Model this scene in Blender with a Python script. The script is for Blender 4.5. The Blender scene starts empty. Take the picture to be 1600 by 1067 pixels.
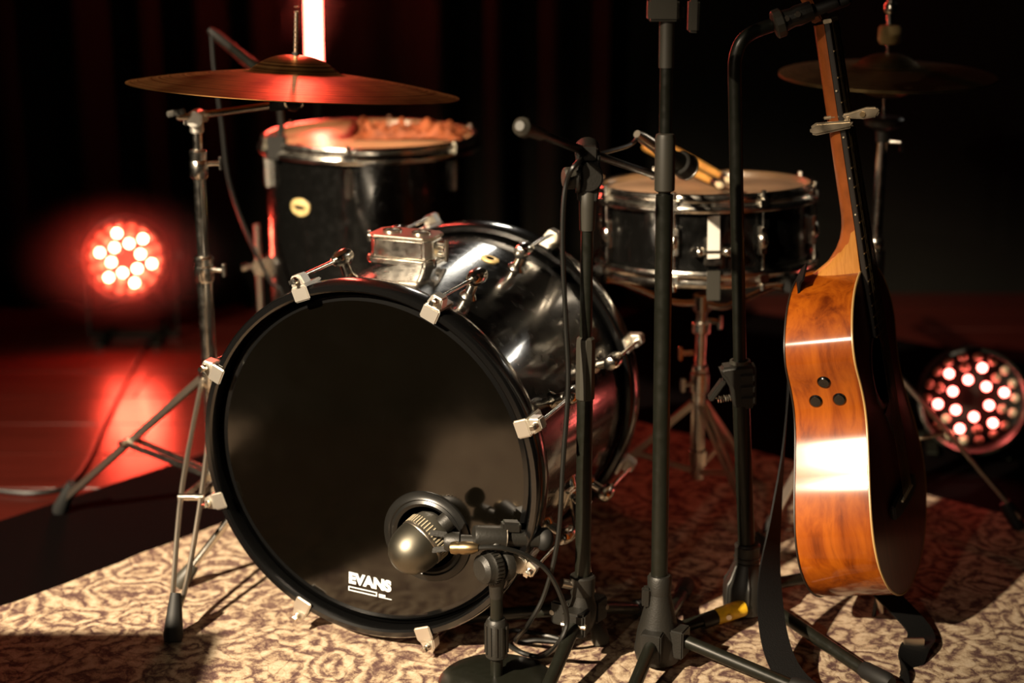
import bpy, bmesh, math, random
from math import sin, cos, pi, radians as RAD
from mathutils import Vector as V, Matrix as M, noise
random.seed(7)
sc = bpy.context.scene
COL = sc.collection

# ------------------------------------------------------------------ camera
CAM_H, PITCH, FPX = 1.0683, 0.27385, 2500.0
cd = bpy.data.cameras.new('camera'); cam = bpy.data.objects.new('camera', cd); COL.objects.link(cam)
cam.location = (0, 0, CAM_H); cam.rotation_euler = (pi/2 - PITCH, 0, 0)
cd.sensor_width = 36; cd.lens = FPX/1600*36; cd.clip_start = .05
cd.dof.use_dof = True; cd.dof.focus_distance = 2.22; cd.dof.aperture_fstop = 2.0
sc.camera = cam
# ------------------------------------------------------------------ world, lights, exposure
sc.view_settings.view_transform = 'Standard'; sc.view_settings.look = 'None'
sc.view_settings.gamma = 1; sc.view_settings.exposure = 0; sc.view_settings.use_curve_mapping = False
w = bpy.data.worlds.new('world'); sc.world = w; w.use_nodes = True
w.node_tree.nodes['Background'].inputs[0].default_value = (.6, .5, .4, 1)
w.node_tree.nodes['Background'].inputs[1].default_value = .0006
def spot(name, loc, target, energy, color, size, blend, radius):
    d = bpy.data.lights.new(name, 'SPOT'); o = bpy.data.objects.new(name, d); COL.objects.link(o)
    o.location = loc; o.rotation_euler = (V(target) - V(loc)).to_track_quat('-Z', 'Y').to_euler()
    d.energy = energy; d.color = color; d.spot_size = RAD(size); d.spot_blend = blend; d.shadow_soft_size = radius
    return o
spot('stage_spotlight', (-2.95, -1.05, 3.1), (-.64, 2.20, .15), 4800, (1, .81, .58), 30.5, 1.0, .05)
spot('front_spotlight', (-1.45, -1.2, 1.75), (.55, 2.9, .70), 64, (1, .80, .58), 36, .4, .03)
spot('back_spotlight', (1.62, 3.80, 1.25), (-.05, 2.35, .45), 10, (1, .93, .8), 17, .7, .08)
spot('back_spotlight', (.08, 4.06, 1.18), (-.02, 2.56, .58), 8, (1, .93, .8), 11, .8, .07)

# ------------------------------------------------------------------ pixel helpers (1600 x 1067 frame)
CP, SP = cos(PITCH), sin(PITCH)
def ray(x, y):
    a, b = (x-800)/FPX, (533.5-y)/FPX
    return V((a, CP + b*SP, -SP + b*CP))
def at(x, y, Y):
    d = ray(x, y); return V((0, 0, CAM_H)) + d*(Y/d.y)
def atz(x, y, z=0.0):
    d = ray(x, y); return V((0, 0, CAM_H)) + d*((z-CAM_H)/d.z)

# ------------------------------------------------------------------ materials
MATS = {}
def mat(name, col, rough=.5, metal=0, coat=0, coat_r=.05, spec=.5, emit=None, es=0, var=0, vscale=30, bump=0, bscale=200, rvar=0):
    m = bpy.data.materials.new(name); m.use_nodes = True; nt = m.node_tree; b = nt.nodes['Principled BSDF']
    b.inputs['Base Color'].default_value = (*col, 1); b.inputs['Roughness'].default_value = rough
    b.inputs['Metallic'].default_value = metal; b.inputs['Coat Weight'].default_value = coat
    b.inputs['Coat Roughness'].default_value = coat_r; b.inputs['Specular IOR Level'].default_value = spec
    if emit: b.inputs['Emission Color'].default_value = (*emit, 1); b.inputs['Emission Strength'].default_value = es
    tc = nt.nodes.new('ShaderNodeTexCoord')
    if var:
        n = nt.nodes.new('ShaderNodeTexNoise'); n.inputs['Scale'].default_value = vscale; n.inputs['Detail'].default_value = 6
        nt.links.new(tc.outputs['Object'], n.inputs['Vector'])
        r = nt.nodes.new('ShaderNodeValToRGB'); r.color_ramp.elements[0].position = .35; r.color_ramp.elements[1].position = .65
        r.color_ramp.elements[0].color = (*[c*(1-var) for c in col], 1); r.color_ramp.elements[1].color = (*[min(1, c*(1+var)) for c in col], 1)
        nt.links.new(n.outputs['Fac'], r.inputs['Fac']); nt.links.new(r.outputs['Color'], b.inputs['Base Color'])
    if rvar:
        n = nt.nodes.new('ShaderNodeTexNoise'); n.inputs['Scale'].default_value = vscale; n.inputs['Detail'].default_value = 5
        nt.links.new(tc.outputs['Object'], n.inputs['Vector'])
        mr = nt.nodes.new('ShaderNodeMapRange'); mr.inputs['From Min'].default_value = .3; mr.inputs['From Max'].default_value = .7
        mr.inputs['To Min'].default_value = max(.02, rough-rvar); mr.inputs['To Max'].default_value = rough+rvar
        nt.links.new(n.outputs['Fac'], mr.inputs['Value']); nt.links.new(mr.outputs['Result'], b.inputs['Roughness'])
    if bump:
        n = nt.nodes.new('ShaderNodeTexNoise'); n.inputs['Scale'].default_value = bscale; n.inputs['Detail'].default_value = 3
        nt.links.new(tc.outputs['Object'], n.inputs['Vector'])
        bp = nt.nodes.new('ShaderNodeBump'); bp.inputs['Strength'].default_value = bump; bp.inputs['Distance'].default_value = .002
        nt.links.new(n.outputs['Fac'], bp.inputs['Height']); nt.links.new(bp.outputs['Normal'], b.inputs['Normal'])
    MATS[name] = m; return m
mat('lacquer', (.003, .003, .0028), .22, coat=.8, coat_r=.07, rvar=.08, vscale=60)
mat('hoop_black', (.003, .003, .003), .2, coat=.9, coat_r=.14)
mat('film', (.0016, .0013, .0008), .11, spec=.85, rvar=.03, vscale=25)
mat('port', (.006, .006, .0055), .32)
mat('dark_inside', (.004, .004, .004), .8)
mat('chrome', (.82, .78, .70), .20, 1, rvar=.05, vscale=80)
mat('chrome_worn', (.66, .58, .48), .32, 1)
mat('chrome_satin', (.86, .82, .74), .40, 1)
mat('mic_metal', (.16, .15, .12), .42, 1)
mat('mic_mesh', (.30, .26, .18), .5)
mat('old_brass', (.30, .22, .12), .35, 1)
mat('white_print', (.88, .92, .92), .4)
mat('coated_head', (.72, .40, .20), .24, spec=.6, var=.12, vscale=14)
mat('snare_head', (.42, .27, .16), .4, var=.3, vscale=9)
mat('black_metal', (.0075, .008, .0055), .36, spec=.35, rvar=.08, vscale=90)
mat('black_plastic', (.0105, .0098, .0078), .48, bump=.15, bscale=400)
mat('rubber', (.005, .005, .0045), .65)
mat('grey_plastic', (.032, .030, .023), .5)
mat('badge', (.62, .47, .2), .4, var=.3, vscale=90)
mat('stick_wood', (.62, .32, .07), .42, var=.15, vscale=40)
mat('stick_tip', (.8, .66, .42), .4)
mat('felt', (.5, .36, .16), .95, bump=.4, bscale=300)
mat('tape_white', (.85, .82, .74), .7)
mat('tape_yellow', (.85, .5, .02), .5, var=.25, vscale=70)
mat('cloth', (.34, .085, .025), .7, var=.35, vscale=60, bump=.3, bscale=120)
mat('cable_rubber', (.007, .007, .006), .4)
mat('strap', (.0028, .0028, .0028), .65, spec=.2, bump=.3, bscale=500)
mat('neck_wood', (.36, .095, .02), .35, coat=.3, coat_r=.2, var=.25, vscale=30)
mat('ebony', (.02, .014, .01), .45)
mat('bone', (.8, .7, .5), .4)
mat('binding', (.62, .38, .14), .35)
mat('string', (.75, .55, .3), .3, 1)
mat('capo', (.62, .52, .38), .3, 1, rvar=.08)
mat('led_red', (1, .1, .05), .3, emit=(1, .15, .12), es=22)
mat('led_red_far', (1, .1, .05), .3, emit=(1, .06, .032), es=310)
mat('led_tube', (1, .1, .05), .3, emit=(1, .09, .06), es=48)
mat('led_lens', (.55, .45, .3), .1, spec=.8, coat=1)
mat('curtain', (.0045, .0038, .0028), .95, spec=.05, bump=.3, bscale=300)
mat('wall_paint', (.0085, .0082, .0064), .9, spec=.1, var=.1, vscale=3)
mat('mat_black', (.0014, .0006, .0006), .9, spec=.03, bump=.4, bscale=500)
mat('amp_cloth', (.02, .02, .02), .9, bump=.5, bscale=300)
mat('felt_dark', (.02, .02, .02), .95)

def nodes(name, rough=.4):
    m = bpy.data.materials.new(name); m.use_nodes = True; MATS[name] = m
    nt = m.node_tree; return m, nt, nt.nodes['Principled BSDF'], nt.nodes.new('ShaderNodeTexCoord')
def N(nt, t, **k):
    n = nt.nodes.new(t)
    for a, v in k.items():
        if a.startswith('i_'): n.inputs[a[2:].replace('_', ' ')].default_value = v
        else: setattr(n, a, v)
    return n
def ramp(nt, stops):
    r = nt.nodes.new('ShaderNodeValToRGB'); e = r.color_ramp.elements
    while len(e) < len(stops): e.new(.5)
    for el, (p, c) in zip(e, stops): el.position = p; el.color = (*c, 1)
    return r
# cymbal bronze with turned rings
def bronze(name, c0, c1, rough):
    m, nt, b, tc = nodes(name); L = nt.links.new
    sx = N(nt, 'ShaderNodeSeparateXYZ'); L(tc.outputs['Object'], sx.inputs[0])
    cx = N(nt, 'ShaderNodeCombineXYZ'); L(sx.outputs[0], cx.inputs[0]); L(sx.outputs[1], cx.inputs[1])
    le = N(nt, 'ShaderNodeVectorMath', operation='LENGTH'); L(cx.outputs[0], le.inputs[0])
    n1 = N(nt, 'ShaderNodeTexNoise', noise_dimensions='1D', i_Scale=260, i_Detail=4); L(le.outputs['Value'], n1.inputs['W'])
    n2 = N(nt, 'ShaderNodeTexNoise', i_Scale=14, i_Detail=5); L(tc.outputs['Object'], n2.inputs['Vector'])
    mx = N(nt, 'ShaderNodeMath', operation='MULTIPLY'); L(n1.outputs['Fac'], mx.inputs[0]); L(n2.outputs['Fac'], mx.inputs[1])
    r = ramp(nt, [(.12, c0), (.42, c1)]); L(mx.outputs[0], r.inputs['Fac']); L(r.outputs[0], b.inputs['Base Color'])
    bp = N(nt, 'ShaderNodeBump', i_Strength=.25, i_Distance=.001); L(n1.outputs['Fac'], bp.inputs['Height']); L(bp.outputs[0], b.inputs['Normal'])
    b.inputs['Metallic'].default_value = 1; b.inputs['Roughness'].default_value = rough
bronze('bronze', (.16, .05, .012), (.80, .42, .15), .30)
bronze('bronze_dull', (.16, .11, .05), (.36, .26, .12), .48)
# guitar side wood: grain along local Z
def wood(name, stops, rough, coat, cr, sc3=(34, 34, 2.2)):
    m, nt, b, tc = nodes(name); L = nt.links.new
    mp = N(nt, 'ShaderNodeMapping'); mp.inputs['Scale'].default_value = sc3; L(tc.outputs['Object'], mp.inputs['Vector'])
    n = N(nt, 'ShaderNodeTexNoise', i_Scale=1.0, i_Detail=7, i_Roughness=.6, i_Distortion=.5); L(mp.outputs[0], n.inputs['Vector'])
    r = ramp(nt, stops); L(n.outputs['Fac'], r.inputs['Fac']); L(r.outputs[0], b.inputs['Base Color'])
    b.inputs['Roughness'].default_value = rough; b.inputs['Coat Weight'].default_value = coat; b.inputs['Coat Roughness'].default_value = cr; b.inputs['Specular IOR Level'].default_value = .15 if name != 'plank_wood' else .5
wood('mahogany', [(.32, (.12, .018, .0008)), (.47, (.30, .060, .0025)), (.60, (.42, .098, .0045)), (.76, (.20, .033, .0014))], .5, .8, .11)
wood('heel_wood', [(.30, (.42, .16, .03)), (.5, (.62, .27, .06)), (.7, (.50, .20, .04))], .4, .6, .2, (120, 60, 12))
wood('soundboard', [(.3, (.12, .016, .007)), (.6, (.20, .03, .012)), (.8, (.15, .02, .008))], .4, .8, .2, (60, 60, 2))
wood('plank_wood', [(.3, (.034, .005, .003)), (.55, (.055, .008, .005)), (.8, (.044, .006, .004))], .28, .35, .22, (3, 40, 40))
# patterned rug
m, nt, b, tc = nodes('rug'); L = nt.links.new
mp = N(nt, 'ShaderNodeMapping'); mp.inputs['Rotation'].default_value = (0, 0, RAD(40)); L(tc.outputs['Object'], mp.inputs['Vector'])
nd = N(nt, 'ShaderNodeTexNoise', i_Scale=9, i_Detail=3); L(mp.outputs[0], nd.inputs['Vector'])
ma = N(nt, 'ShaderNodeVectorMath', operation='MULTIPLY_ADD'); ma.inputs[1].default_value = (.13, .13, .13); L(nd.outputs['Color'], ma.inputs[0]); L(mp.outputs[0], ma.inputs[2])
v1 = N(nt, 'ShaderNodeTexVoronoi', i_Scale=11.5, i_Randomness=.8); L(ma.outputs[0], v1.inputs['Vector'])
wv = N(nt, 'ShaderNodeMath', operation='MULTIPLY'); wv.inputs[1].default_value = 24; L(v1.outputs['Distance'], wv.inputs[0])
sn = N(nt, 'ShaderNodeMath', operation='SINE'); L(wv.outputs[0], sn.inputs[0])
v2 = N(nt, 'ShaderNodeTexVoronoi', feature='DISTANCE_TO_EDGE', i_Scale=34); L(ma.outputs[0], v2.inputs['Vector'])
r2 = ramp(nt, [(.03, (0, 0, 0)), (.10, (1, 1, 1))]); L(v2.outputs['Distance'], r2.inputs['Fac'])
n3 = N(nt, 'ShaderNodeTexNoise', i_Scale=60, i_Detail=6, i_Roughness=.75); L(mp.outputs[0], n3.inputs['Vector'])
n4 = N(nt, 'ShaderNodeTexNoise', i_Scale=420, i_Detail=2); L(mp.outputs[0], n4.inputs['Vector'])
a1 = N(nt, 'ShaderNodeMath', operation='MULTIPLY_ADD'); a1.inputs[1].default_value = .135; L(sn.outputs[0], a1.inputs[0]); L(n3.outputs['Fac'], a1.inputs[2])
a2 = N(nt, 'ShaderNodeMath', operation='MULTIPLY_ADD'); a2.inputs[1].default_value = .13; L(r2.outputs[0], a2.inputs[0]); L(a1.outputs[0], a2.inputs[2])
a3 = N(nt, 'ShaderNodeMath', operation='MULTIPLY_ADD'); a3.inputs[1].default_value = .28; L(n4.outputs['Fac'], a3.inputs[0]); L(a2.outputs[0], a3.inputs[2])
rc = ramp(nt, [(.50, (.085, .046, .042)), (.63, (.17, .108, .082)), (.74, (.32, .235, .155)), (.86, (.44, .34, .235)), (1.0, (.52, .42, .31))])
L(a3.outputs[0], rc.inputs['Fac']); L(rc.outputs[0], b.inputs['Base Color']); b.inputs['Roughness'].default_value = .95; b.inputs['Specular IOR Level'].default_value = .15
bp = N(nt, 'ShaderNodeBump', i_Strength=.5, i_Distance=.003); L(a3.outputs[0], bp.inputs['Height']); L(bp.outputs[0], b.inputs['Normal'])

# ------------------------------------------------------------------ mesh builder
def frame(ax):
    ax = V(ax).normalized(); t = V((0, 0, 1)) if abs(ax.z) < .9 else V((1, 0, 0))
    u = t.cross(ax).normalized(); return u, ax.cross(u), ax
ROOT = {}
class MB:
    def __init__(s): s.v = []; s.f = []
    def lathe(s, prof, c=(0, 0, 0), ax=(0, 0, 1), seg=32, closed=False):
        c = V(c); u, w_, a = frame(ax); n0 = len(s.v); rows = []
        for r, h in prof:
            if r < 1e-6: s.v.append(c + a*h); rows.append([len(s.v)-1]*seg)
            else:
                base = len(s.v)
                for i in range(seg):
                    t = 2*pi*i/seg; s.v.append(c + a*h + (u*cos(t) + w_*sin(t))*r)
                rows.append(list(range(base, base+seg)))
        pairs = list(zip(rows, rows[1:])) + ([(rows[-1], rows[0])] if closed else [])
        for A, B in pairs:
            for i in range(seg):
                j = (i+1) % seg; q = []
                for k in (A[i], A[j], B[j], B[i]):
                    if k not in q: q.append(k)
                if len(q) > 2: s.f.append(q)
        return s
    def cyl(s, a, b, r, r2=None, seg=16):
        a, b = V(a), V(b); r2 = r if r2 is None else r2; h = (b-a).length
        return s.lathe([(0, 0), (r, 0), (r2, h), (0, h)], a, b-a, seg)
    def rod(s, a, b, prof, seg=16):       # prof: (t along 0..1, radius)
        a, b = V(a), V(b); h = (b-a).length
        return s.lathe([(0, prof[0][0]*h)] + [(r, t*h) for t, r in prof] + [(0, prof[-1][0]*h)], a, b-a, seg)
    def tube(s, pts, r, seg=8, smooth=0, flat=None):
        pts = [V(p) for p in pts]
        if smooth: pts = spline(pts, smooth)
        n = len(pts); rr = r if isinstance(r, (list, tuple)) else [r]*n
        if len(rr) != n: rr = [rr[0] + (rr[-1]-rr[0])*i/(n-1) for i in range(n)]
        t0 = (pts[1]-pts[0]).normalized(); u = frame(t0)[0]; rows = []
        for i, p in enumerate(pts):
            t = (pts[min(i+1, n-1)] - pts[max(i-1, 0)]).normalized()
            u = (u - t*u.dot(t)).normalized(); w_ = t.cross(u); base = len(s.v)
            for k in range(seg):
                a = 2*pi*k/seg; s.v.append(p + (u*cos(a) + w_*sin(a))*rr[i])
            rows.append(list(range(base, base+seg)))
        for A, B in zip(rows, rows[1:]):
            for k in range(seg): s.f.append([A[k], A[(k+1) % seg], B[(k+1) % seg], B[k]])
        s.f.append(rows[0][::-1]); s.f.append(rows[-1]); return s
    def box(s, c, size, axes=None):
        c = V(c); X, Y, Z = [V(a).normalized() for a in axes] if axes else (V((1, 0, 0)), V((0, 1, 0)), V((0, 0, 1)))
        n = len(s.v); a, b, d = [k/2 for k in size]
        for i in (-1, 1):
            for j in (-1, 1):
                for k in (-1, 1): s.v.append(c + X*(a*i) + Y*(b*j) + Z*(d*k))
        for q in ((0, 1, 3, 2), (4, 6, 7, 5), (0, 4, 5, 1), (2, 3, 7, 6), (0, 2, 6, 4), (1, 5, 7, 3)): s.f.append([n+i for i in q])
        return s
    def bar(s, a, b, w_, t, up=(0, 0, 1)):   # rectangular bar from a to b, w wide, t thick along up
        a, b = V(a), V(b); d = (b-a).normalized(); x = d.cross(V(up)).normalized(); z = x.cross(d)
        return s.box((a+b)/2, (w_, (b-a).length, t), (x, d, z))
    def prism(s, poly, c, X, Y, h):           # polygon in X,Y extruded by h along X x Y, centred
        c, X, Y = V(c), V(X).normalized(), V(Y).normalized(); Z = X.cross(Y); n = len(s.v); k = len(poly)
        for e in (-h/2, h/2):
            for x, y in poly: s.v.append(c + X*x + Y*y + Z*e)
        s.f.append([n+i for i in range(k)][::-1]); s.f.append([n+k+i for i in range(k)])
        for i in range(k): j = (i+1) % k; s.f.append([n+i, n+j, n+k+j, n+k+i])
        return s
    def ball(s, c, r, seg=16, ax=(0, 0, 1), sq=1.0):
        m_ = 9
        return s.lathe([(r*sin(pi*i/m_) if 0 < i < m_ else 0, -r*sq*cos(pi*i/m_)) for i in range(m_+1)], c, ax, seg)
    def ribbon(s, pts, wdir, width, th, smooth=6):
        pts = spline([V(p) for p in pts], smooth); n = len(pts); rows = []
        wd = [V(w_).normalized() for w_ in wdir] if isinstance(wdir[0], (tuple, list, V)) else [V(wdir).normalized()]*2
        for i, p in enumerate(pts):
            t = (pts[min(i+1, n-1)] - pts[max(i-1, 0)]).normalized()
            k = i/(n-1)*(len(wd)-1); a = int(min(k, len(wd)-2)); w_ = wd[a].lerp(wd[a+1], k-a); w_ = (w_ - t*w_.dot(t)).normalized(); nn = t.cross(w_)
            base = len(s.v)
            for x, y in ((-.5, -.5), (.5, -.5), (.5, .5), (-.5, .5)): s.v.append(p + w_*(x*width) + nn*(y*th))
            rows.append(base)
        for A, B in zip(rows, rows[1:]):
            for k in range(4): s.f.append([A+k, A+(k+1) % 4, B+(k+1) % 4, B+k])
        s.f.append([rows[0]+i for i in range(4)][::-1]); s.f.append([rows[-1]+i for i in range(4)]); return s
    def build(s, name, material, parent=None, world=True, bevel=0, ang=38, seg=2):
        me = bpy.data.meshes.new(name)
        vs = s.v
        if world and parent is not None:
            im = ROOT[parent.name].inverted(); vs = [im @ p for p in vs]
        me.from_pydata([tuple(p) for p in vs], [], s.f)
        bm = bmesh.new(); bm.from_mesh(me)
        bmesh.ops.recalc_face_normals(bm, faces=bm.faces)
        if bevel:
            es = [e for e in bm.edges if len(e.link_faces) == 2 and e.calc_face_angle(0) > RAD(35)]
            bmesh.ops.bevel(bm, geom=es, offset=bevel, segments=seg, affect='EDGES', clamp_overlap=True)
        bm.to_mesh(me); bm.free()
        me.polygons.foreach_set('use_smooth', [True]*len(me.polygons)); me.set_sharp_from_angle(angle=RAD(ang))
        me.materials.append(MATS[material])
        o = bpy.data.objects.new(name, me); COL.objects.link(o)
        if parent is not None: o.parent = parent; ROOT[o.name] = ROOT[parent.name]
        else: ROOT[o.name] = M.Identity(4)
        return o
def spline(P, n):
    out = []
    for i in range(len(P)-1):
        p0, p1, p2, p3 = P[max(i-1, 0)], P[i], P[i+1], P[min(i+2, len(P)-1)]
        for k in range(n):
            t = k/n; out.append(.5*((2*p1) + (p2-p0)*t + (2*p0-5*p1+4*p2-p3)*t*t + (3*p1-p0-3*p2+p3)*t**3))
    out.append(P[-1]); return out
def tag(o, label, cat, group=None):
    o['label'] = label; o['category'] = cat
    if group: o['group'] = group
    return o
def thing(name, label, cat, loc, rot=None, group=None):
    o = bpy.data.objects.new(name, None); COL.objects.link(o); o.empty_display_size = .05
    mw = M.Translation(V(loc)) @ (rot.to_4x4() if rot else M.Identity(4))
    o.matrix_world = mw; ROOT[o.name] = mw
    return tag(o, label, cat, group)
def struct(o): o['kind'] = 'structure'; return o
def axes_rot(X, Y, Z): return M((X, Y, Z)).transposed()
UP = V((0, 0, 1))
FZ = -.014      # bare floor; the rug's top is z = 0

# ================================================================== SETTING
fl = struct(MB().box((0, 2.0, FZ-.062), (9, 8, .08)).build('floor', 'mat_black'))
pw, pl = .19, 1.35
base_me = None
for r in range(11):
    y = 3.21 + (r-5+.5)*pw
    for k in range(4):
        x = -2.9 + pl*(k+.5) + (r*0.47 % 1)*pl - .4
        if base_me is None:
            o = MB().box((0, 0, 0), (pl-.003, pw-.004, .008)).build('plank', 'plank_wood', fl, world=False, bevel=.0012, seg=1); base_me = o.data
        else:
            o = bpy.data.objects.new('plank', base_me); COL.objects.link(o); o.parent = fl
        o.location = (x, y, FZ-.018 + random.uniform(-.0004, .0004) + .014)
wall = struct(MB().box((0, 4.40, 1.4), (9, .1, 3.0)).build('wall_back', 'wall_paint'))
# the black drum mat and the rug share a frame turned 40 degrees
d1, d2 = V((.643, .766, 0)), V((.766, -.643, 0))
E0 = V((-.796, 2.786, 0))
mm = MB().box(E0 + d1*(-.425) + d2*1.75 + UP*(-.0095), (3.5, 4.75, .007), (d2, d1, UP))
tag(mm.build('drum_mat', 'mat_black', bevel=.002, seg=1), 'black floor mat under the rug, edge showing at left', 'mat')
R0 = V((-.79, 2.28, 0))
def rug_mesh():
    b_ = MB(); nu, nv = 90, 70; s0, s1, t1 = -.62, 1.37, 2.6; idx = {}
    for i in range(nu+1):
        for j in range(nv+1):
            s_ = s0 + (s1-s0)*i/nu; t_ = t1*j/nv
            p = R0 + d1*s_ + d2*t_
            if j == 0: p += d2*(.012*noise.noise(V((s_*5, 0, 3))) + .005*noise.noise(V((s_*17, 0, 3))))
            z = .0035*noise.noise(V((p.x*3, p.y*3, 1)))*max(0, 1-j/9) - .0005
            if j < 2: z += .003*(1+noise.noise(V((s_*4, 1, 1))))*(1-j/2)
            b_.v.append(V((p.x, p.y, z))); idx[i, j] = len(b_.v)-1
    for i in range(nu):
        for j in range(nv): b_.f.append([idx[i, j], idx[i+1, j], idx[i+1, j+1], idx[i, j+1]])
    rim = [idx[i, 0] for i in range(nu+1)] + [idx[nu, j] for j in range(1, nv+1)] + [idx[i, nv] for i in range(nu-1, -1, -1)] + [idx[0, j] for j in range(nv-1, 0, -1)]
    base = len(b_.v)
    for k in rim: p = b_.v[k]; b_.v.append(V((p.x, p.y, -.006)))
    n = len(rim)
    for k in range(n): b_.f.append([rim[k], rim[(k+1) % n], base+(k+1) % n, base+k])
    b_.f.append([base+k for k in range(n)]); return b_
tag(rug_mesh().build('patterned_rug', 'rug'), 'cream and brown patterned rug under the drum kit', 'rug')
# curtain with folds
cb = MB(); nx = 260
for i in range(nx+1):
    x = -2.6 + 2.85*i/nx
    dy = .045*sin(x*34 + 1.5*sin(x*7)) + .03*sin(x*13+1)
    cb.v += [V((x, 4.20+dy, FZ+.004)), V((x*1.0, 4.20+dy*.9, 2.6)), V((x, 4.206+dy, FZ+.004)), V((x, 4.206+dy*.9, 2.6))]
for i in range(nx):
    a = 4*i; c_ = a+4
    cb.f += [[a, c_, c_+1, a+1], [a+2, a+3, c_+3, c_+2], [a+1, c_+1, c_+3, a+3], [a, a+2, c_+2, c_]]
tag(cb.build('stage_curtain', 'curtain', ang=80), 'dark pleated stage curtain hanging behind the drums', 'curtain')

# ================================================================== BASS DRUM
C0 = V((-.2107, 2.1435, .2822)); AX = V((.38233, .92391, .01432)).normalized()
BU = AX.cross(UP).normalized(); BV = BU.cross(AX).normalized()
Rh, L_ = .267, .448
base = C0 - BV*.2822
bd = thing('bass_drum', 'black bass drum lying on the rug, its round head facing front', 'drum', base, axes_rot(BU, AX, BV))
ZC = .2822; BO = V((0, 0, ZC))
def BL(p): return ROOT[bd.name] @ V(p)        # local -> world
def head_xy(px, py, y):                        # pixel -> local x,z on the head plane at depth y
    o = BL((0, y, ZC)); d = ray(px, py); c = V((0, 0, CAM_H)); t = (o-c).dot(AX)/d.dot(AX)
    q = ROOT[bd.name].inverted() @ (c + d*t); return q.x, q.z
LY = (0, 1, 0)
MB().lathe([(.2505, .03), (.2505, L_-.03), (.2445, L_-.03), (.2445, .03)], BO, LY, 96, closed=True).build('shell', 'lacquer', bd, world=False)
def hoop(y0, name):
    w_ = .043; e = .003
    h = MB().lathe([(.254, y0+e), (.254+e, y0), (Rh-e, y0), (Rh-.0005, y0+e), (Rh+.0012, y0+.012), (Rh+.0018, y0+.0215), (Rh+.0012, y0+.031), (Rh-.0005, y0+w_-e), (Rh-e, y0+w_), (.254+e, y0+w_), (.254, y0+w_-e)], BO, LY, 112, closed=True).build(name, 'hoop_black', bd, world=False, ang=30)
    return h
hoop(0, 'hoop'); hoop(L_-.043, 'hoop')
# front head with a port cut in it
hy = .020
hx, hz = head_xy(668, 838, hy)
def disc_hole(R, r, cx, cz, y, n=96, m_=48, th=.0006):
    bm = bmesh.new()
    def loop(c, rad, k): 
        vs = [bm.verts.new((c[0]+rad*cos(2*pi*i/k), y, c[1]+rad*sin(2*pi*i/k))) for i in range(k)]
        return [bm.edges.new((vs[i], vs[(i+1) % k])) for i in range(k)]
    e = loop((0, ZC), R, n) + loop((cx, cz), r, m_)
    bmesh.ops.triangle_fill(bm, use_beauty=True, edges=e)
    b_ = MB(); bm.verts.index_update(); b_.v = [v.co.copy() for v in bm.verts]; b_.f = [[v.index for v in f.verts] for f in bm.faces]
    bm.free(); return b_
hb = disc_hole(.2375, .049, hx, hz, hy)
hd = hb.build('drum_head', 'film', bd, world=False); hd['label'] = 'glossy black front drum head'
MB().lathe([(.2375, hy), (.244, hy+.001), (.2485, hy+.006), (.252, hy+.014), (.2535, hy+.016), (.2535, hy+.004), (.2515, hy+.001)], BO, LY, 112).build('head_rim', 'hoop_black', bd, world=False)
MB().lathe([(0, L_-.02), (.2535, L_-.02), (.2535, L_-.0215), (0, L_-.0215)], BO, LY, 80).build('rear_head', 'dark_inside', bd, world=False)
pr = MB().lathe([(.047, .004), (.047, -.004), (.052, -.0065), (.056, -.004), (.058, -.0055), (.061, -.0035), (.068, -.003), (.069, -.001), (.069, .0)], (hx, hy, hz), LY, 72)
pr.build('port_ring', 'port', hd, world=False)
# lettering on the head
def text_mesh(body, size, off, ext=.0004):
    cu = bpy.data.curves.new('txt', 'FONT'); cu.body = body; cu.size = size; cu.offset = off; cu.extrude = ext; cu.align_x = 'LEFT'
    o = bpy.data.objects.new('txt', cu); COL.objects.link(o)
    dg = bpy.context.evaluated_depsgraph_get(); me = bpy.data.meshes.new_from_object(o.evaluated_get(dg))
    bpy.data.objects.remove(o); return me
p0 = head_xy(545, 911, hy-.001); p1 = head_xy(611, 926, hy-.001); p2 = head_xy(545, 893, hy-.001)
ex = V((p1[0]-p0[0], p1[1]-p0[1])); ang = math.atan2(ex.y, ex.x); wtxt = ex.length
th_ = abs(p2[1]-p0[1])
def letter(body, x0, z0, width, height, off, name):
    me = text_mesh(body, 1, off, .01); xs = [v.co.x for v in me.vertices]; ys = [v.co.y for v in me.vertices]
    for v in me.vertices:
        x = (v.co.x-min(xs))/(max(xs)-min(xs))*width; z = (v.co.y-min(ys))/(max(ys)-min(ys))*height; d = -.0004 if v.co.z > 0 else 0
        v.co = (x0 + x*cos(ang) - z*sin(ang), hy-.0004+d, z0 + x*sin(ang) + z*cos(ang))
    me.name = name; me.materials.clear(); me.materials.append(MATS['white_print'])
    o = bpy.data.objects.new(name, me); COL.objects.link(o); o.parent = hd; ROOT[o.name] = ROOT[bd.name]
    return o
letter('EVANS', p0[0], p0[1], wtxt, th_*1.0, .055, 'lettering')
lb = MB(); eX = V((cos(ang), 0, sin(ang))); eZ = V((-sin(ang), 0, cos(ang)))
pb = V((p0[0], hy-.0006, p0[1])) - eZ*.0055
for dz in (0, -.0055): lb.box(pb + eX*(wtxt*.33) + eZ*dz, (wtxt*.66, .0005, .0013), (eX, V((0, 1, 0)), eZ))
for xx in (0, wtxt*.66): lb.box(pb + eX*xx - eZ*.00275, (.0013, .0005, .0068), (eX, V((0, 1, 0)), eZ))
lb.build('print_frame', 'white_print', hd, world=False)
MB().box(pb + eX*(wtxt*.79) - eZ*.0025, (wtxt*.15, .0005, .003), (eX, V((0, 1, 0)), eZ)).build('small_mark', 'white_print', hd, world=False)
MB().box(pb + eX*(wtxt*.86) - eZ*.0058, (wtxt*.3, .0005, .001), (eX, V((0, 1, 0)), eZ)).build('underline', 'white_print', hd, world=False)
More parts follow.
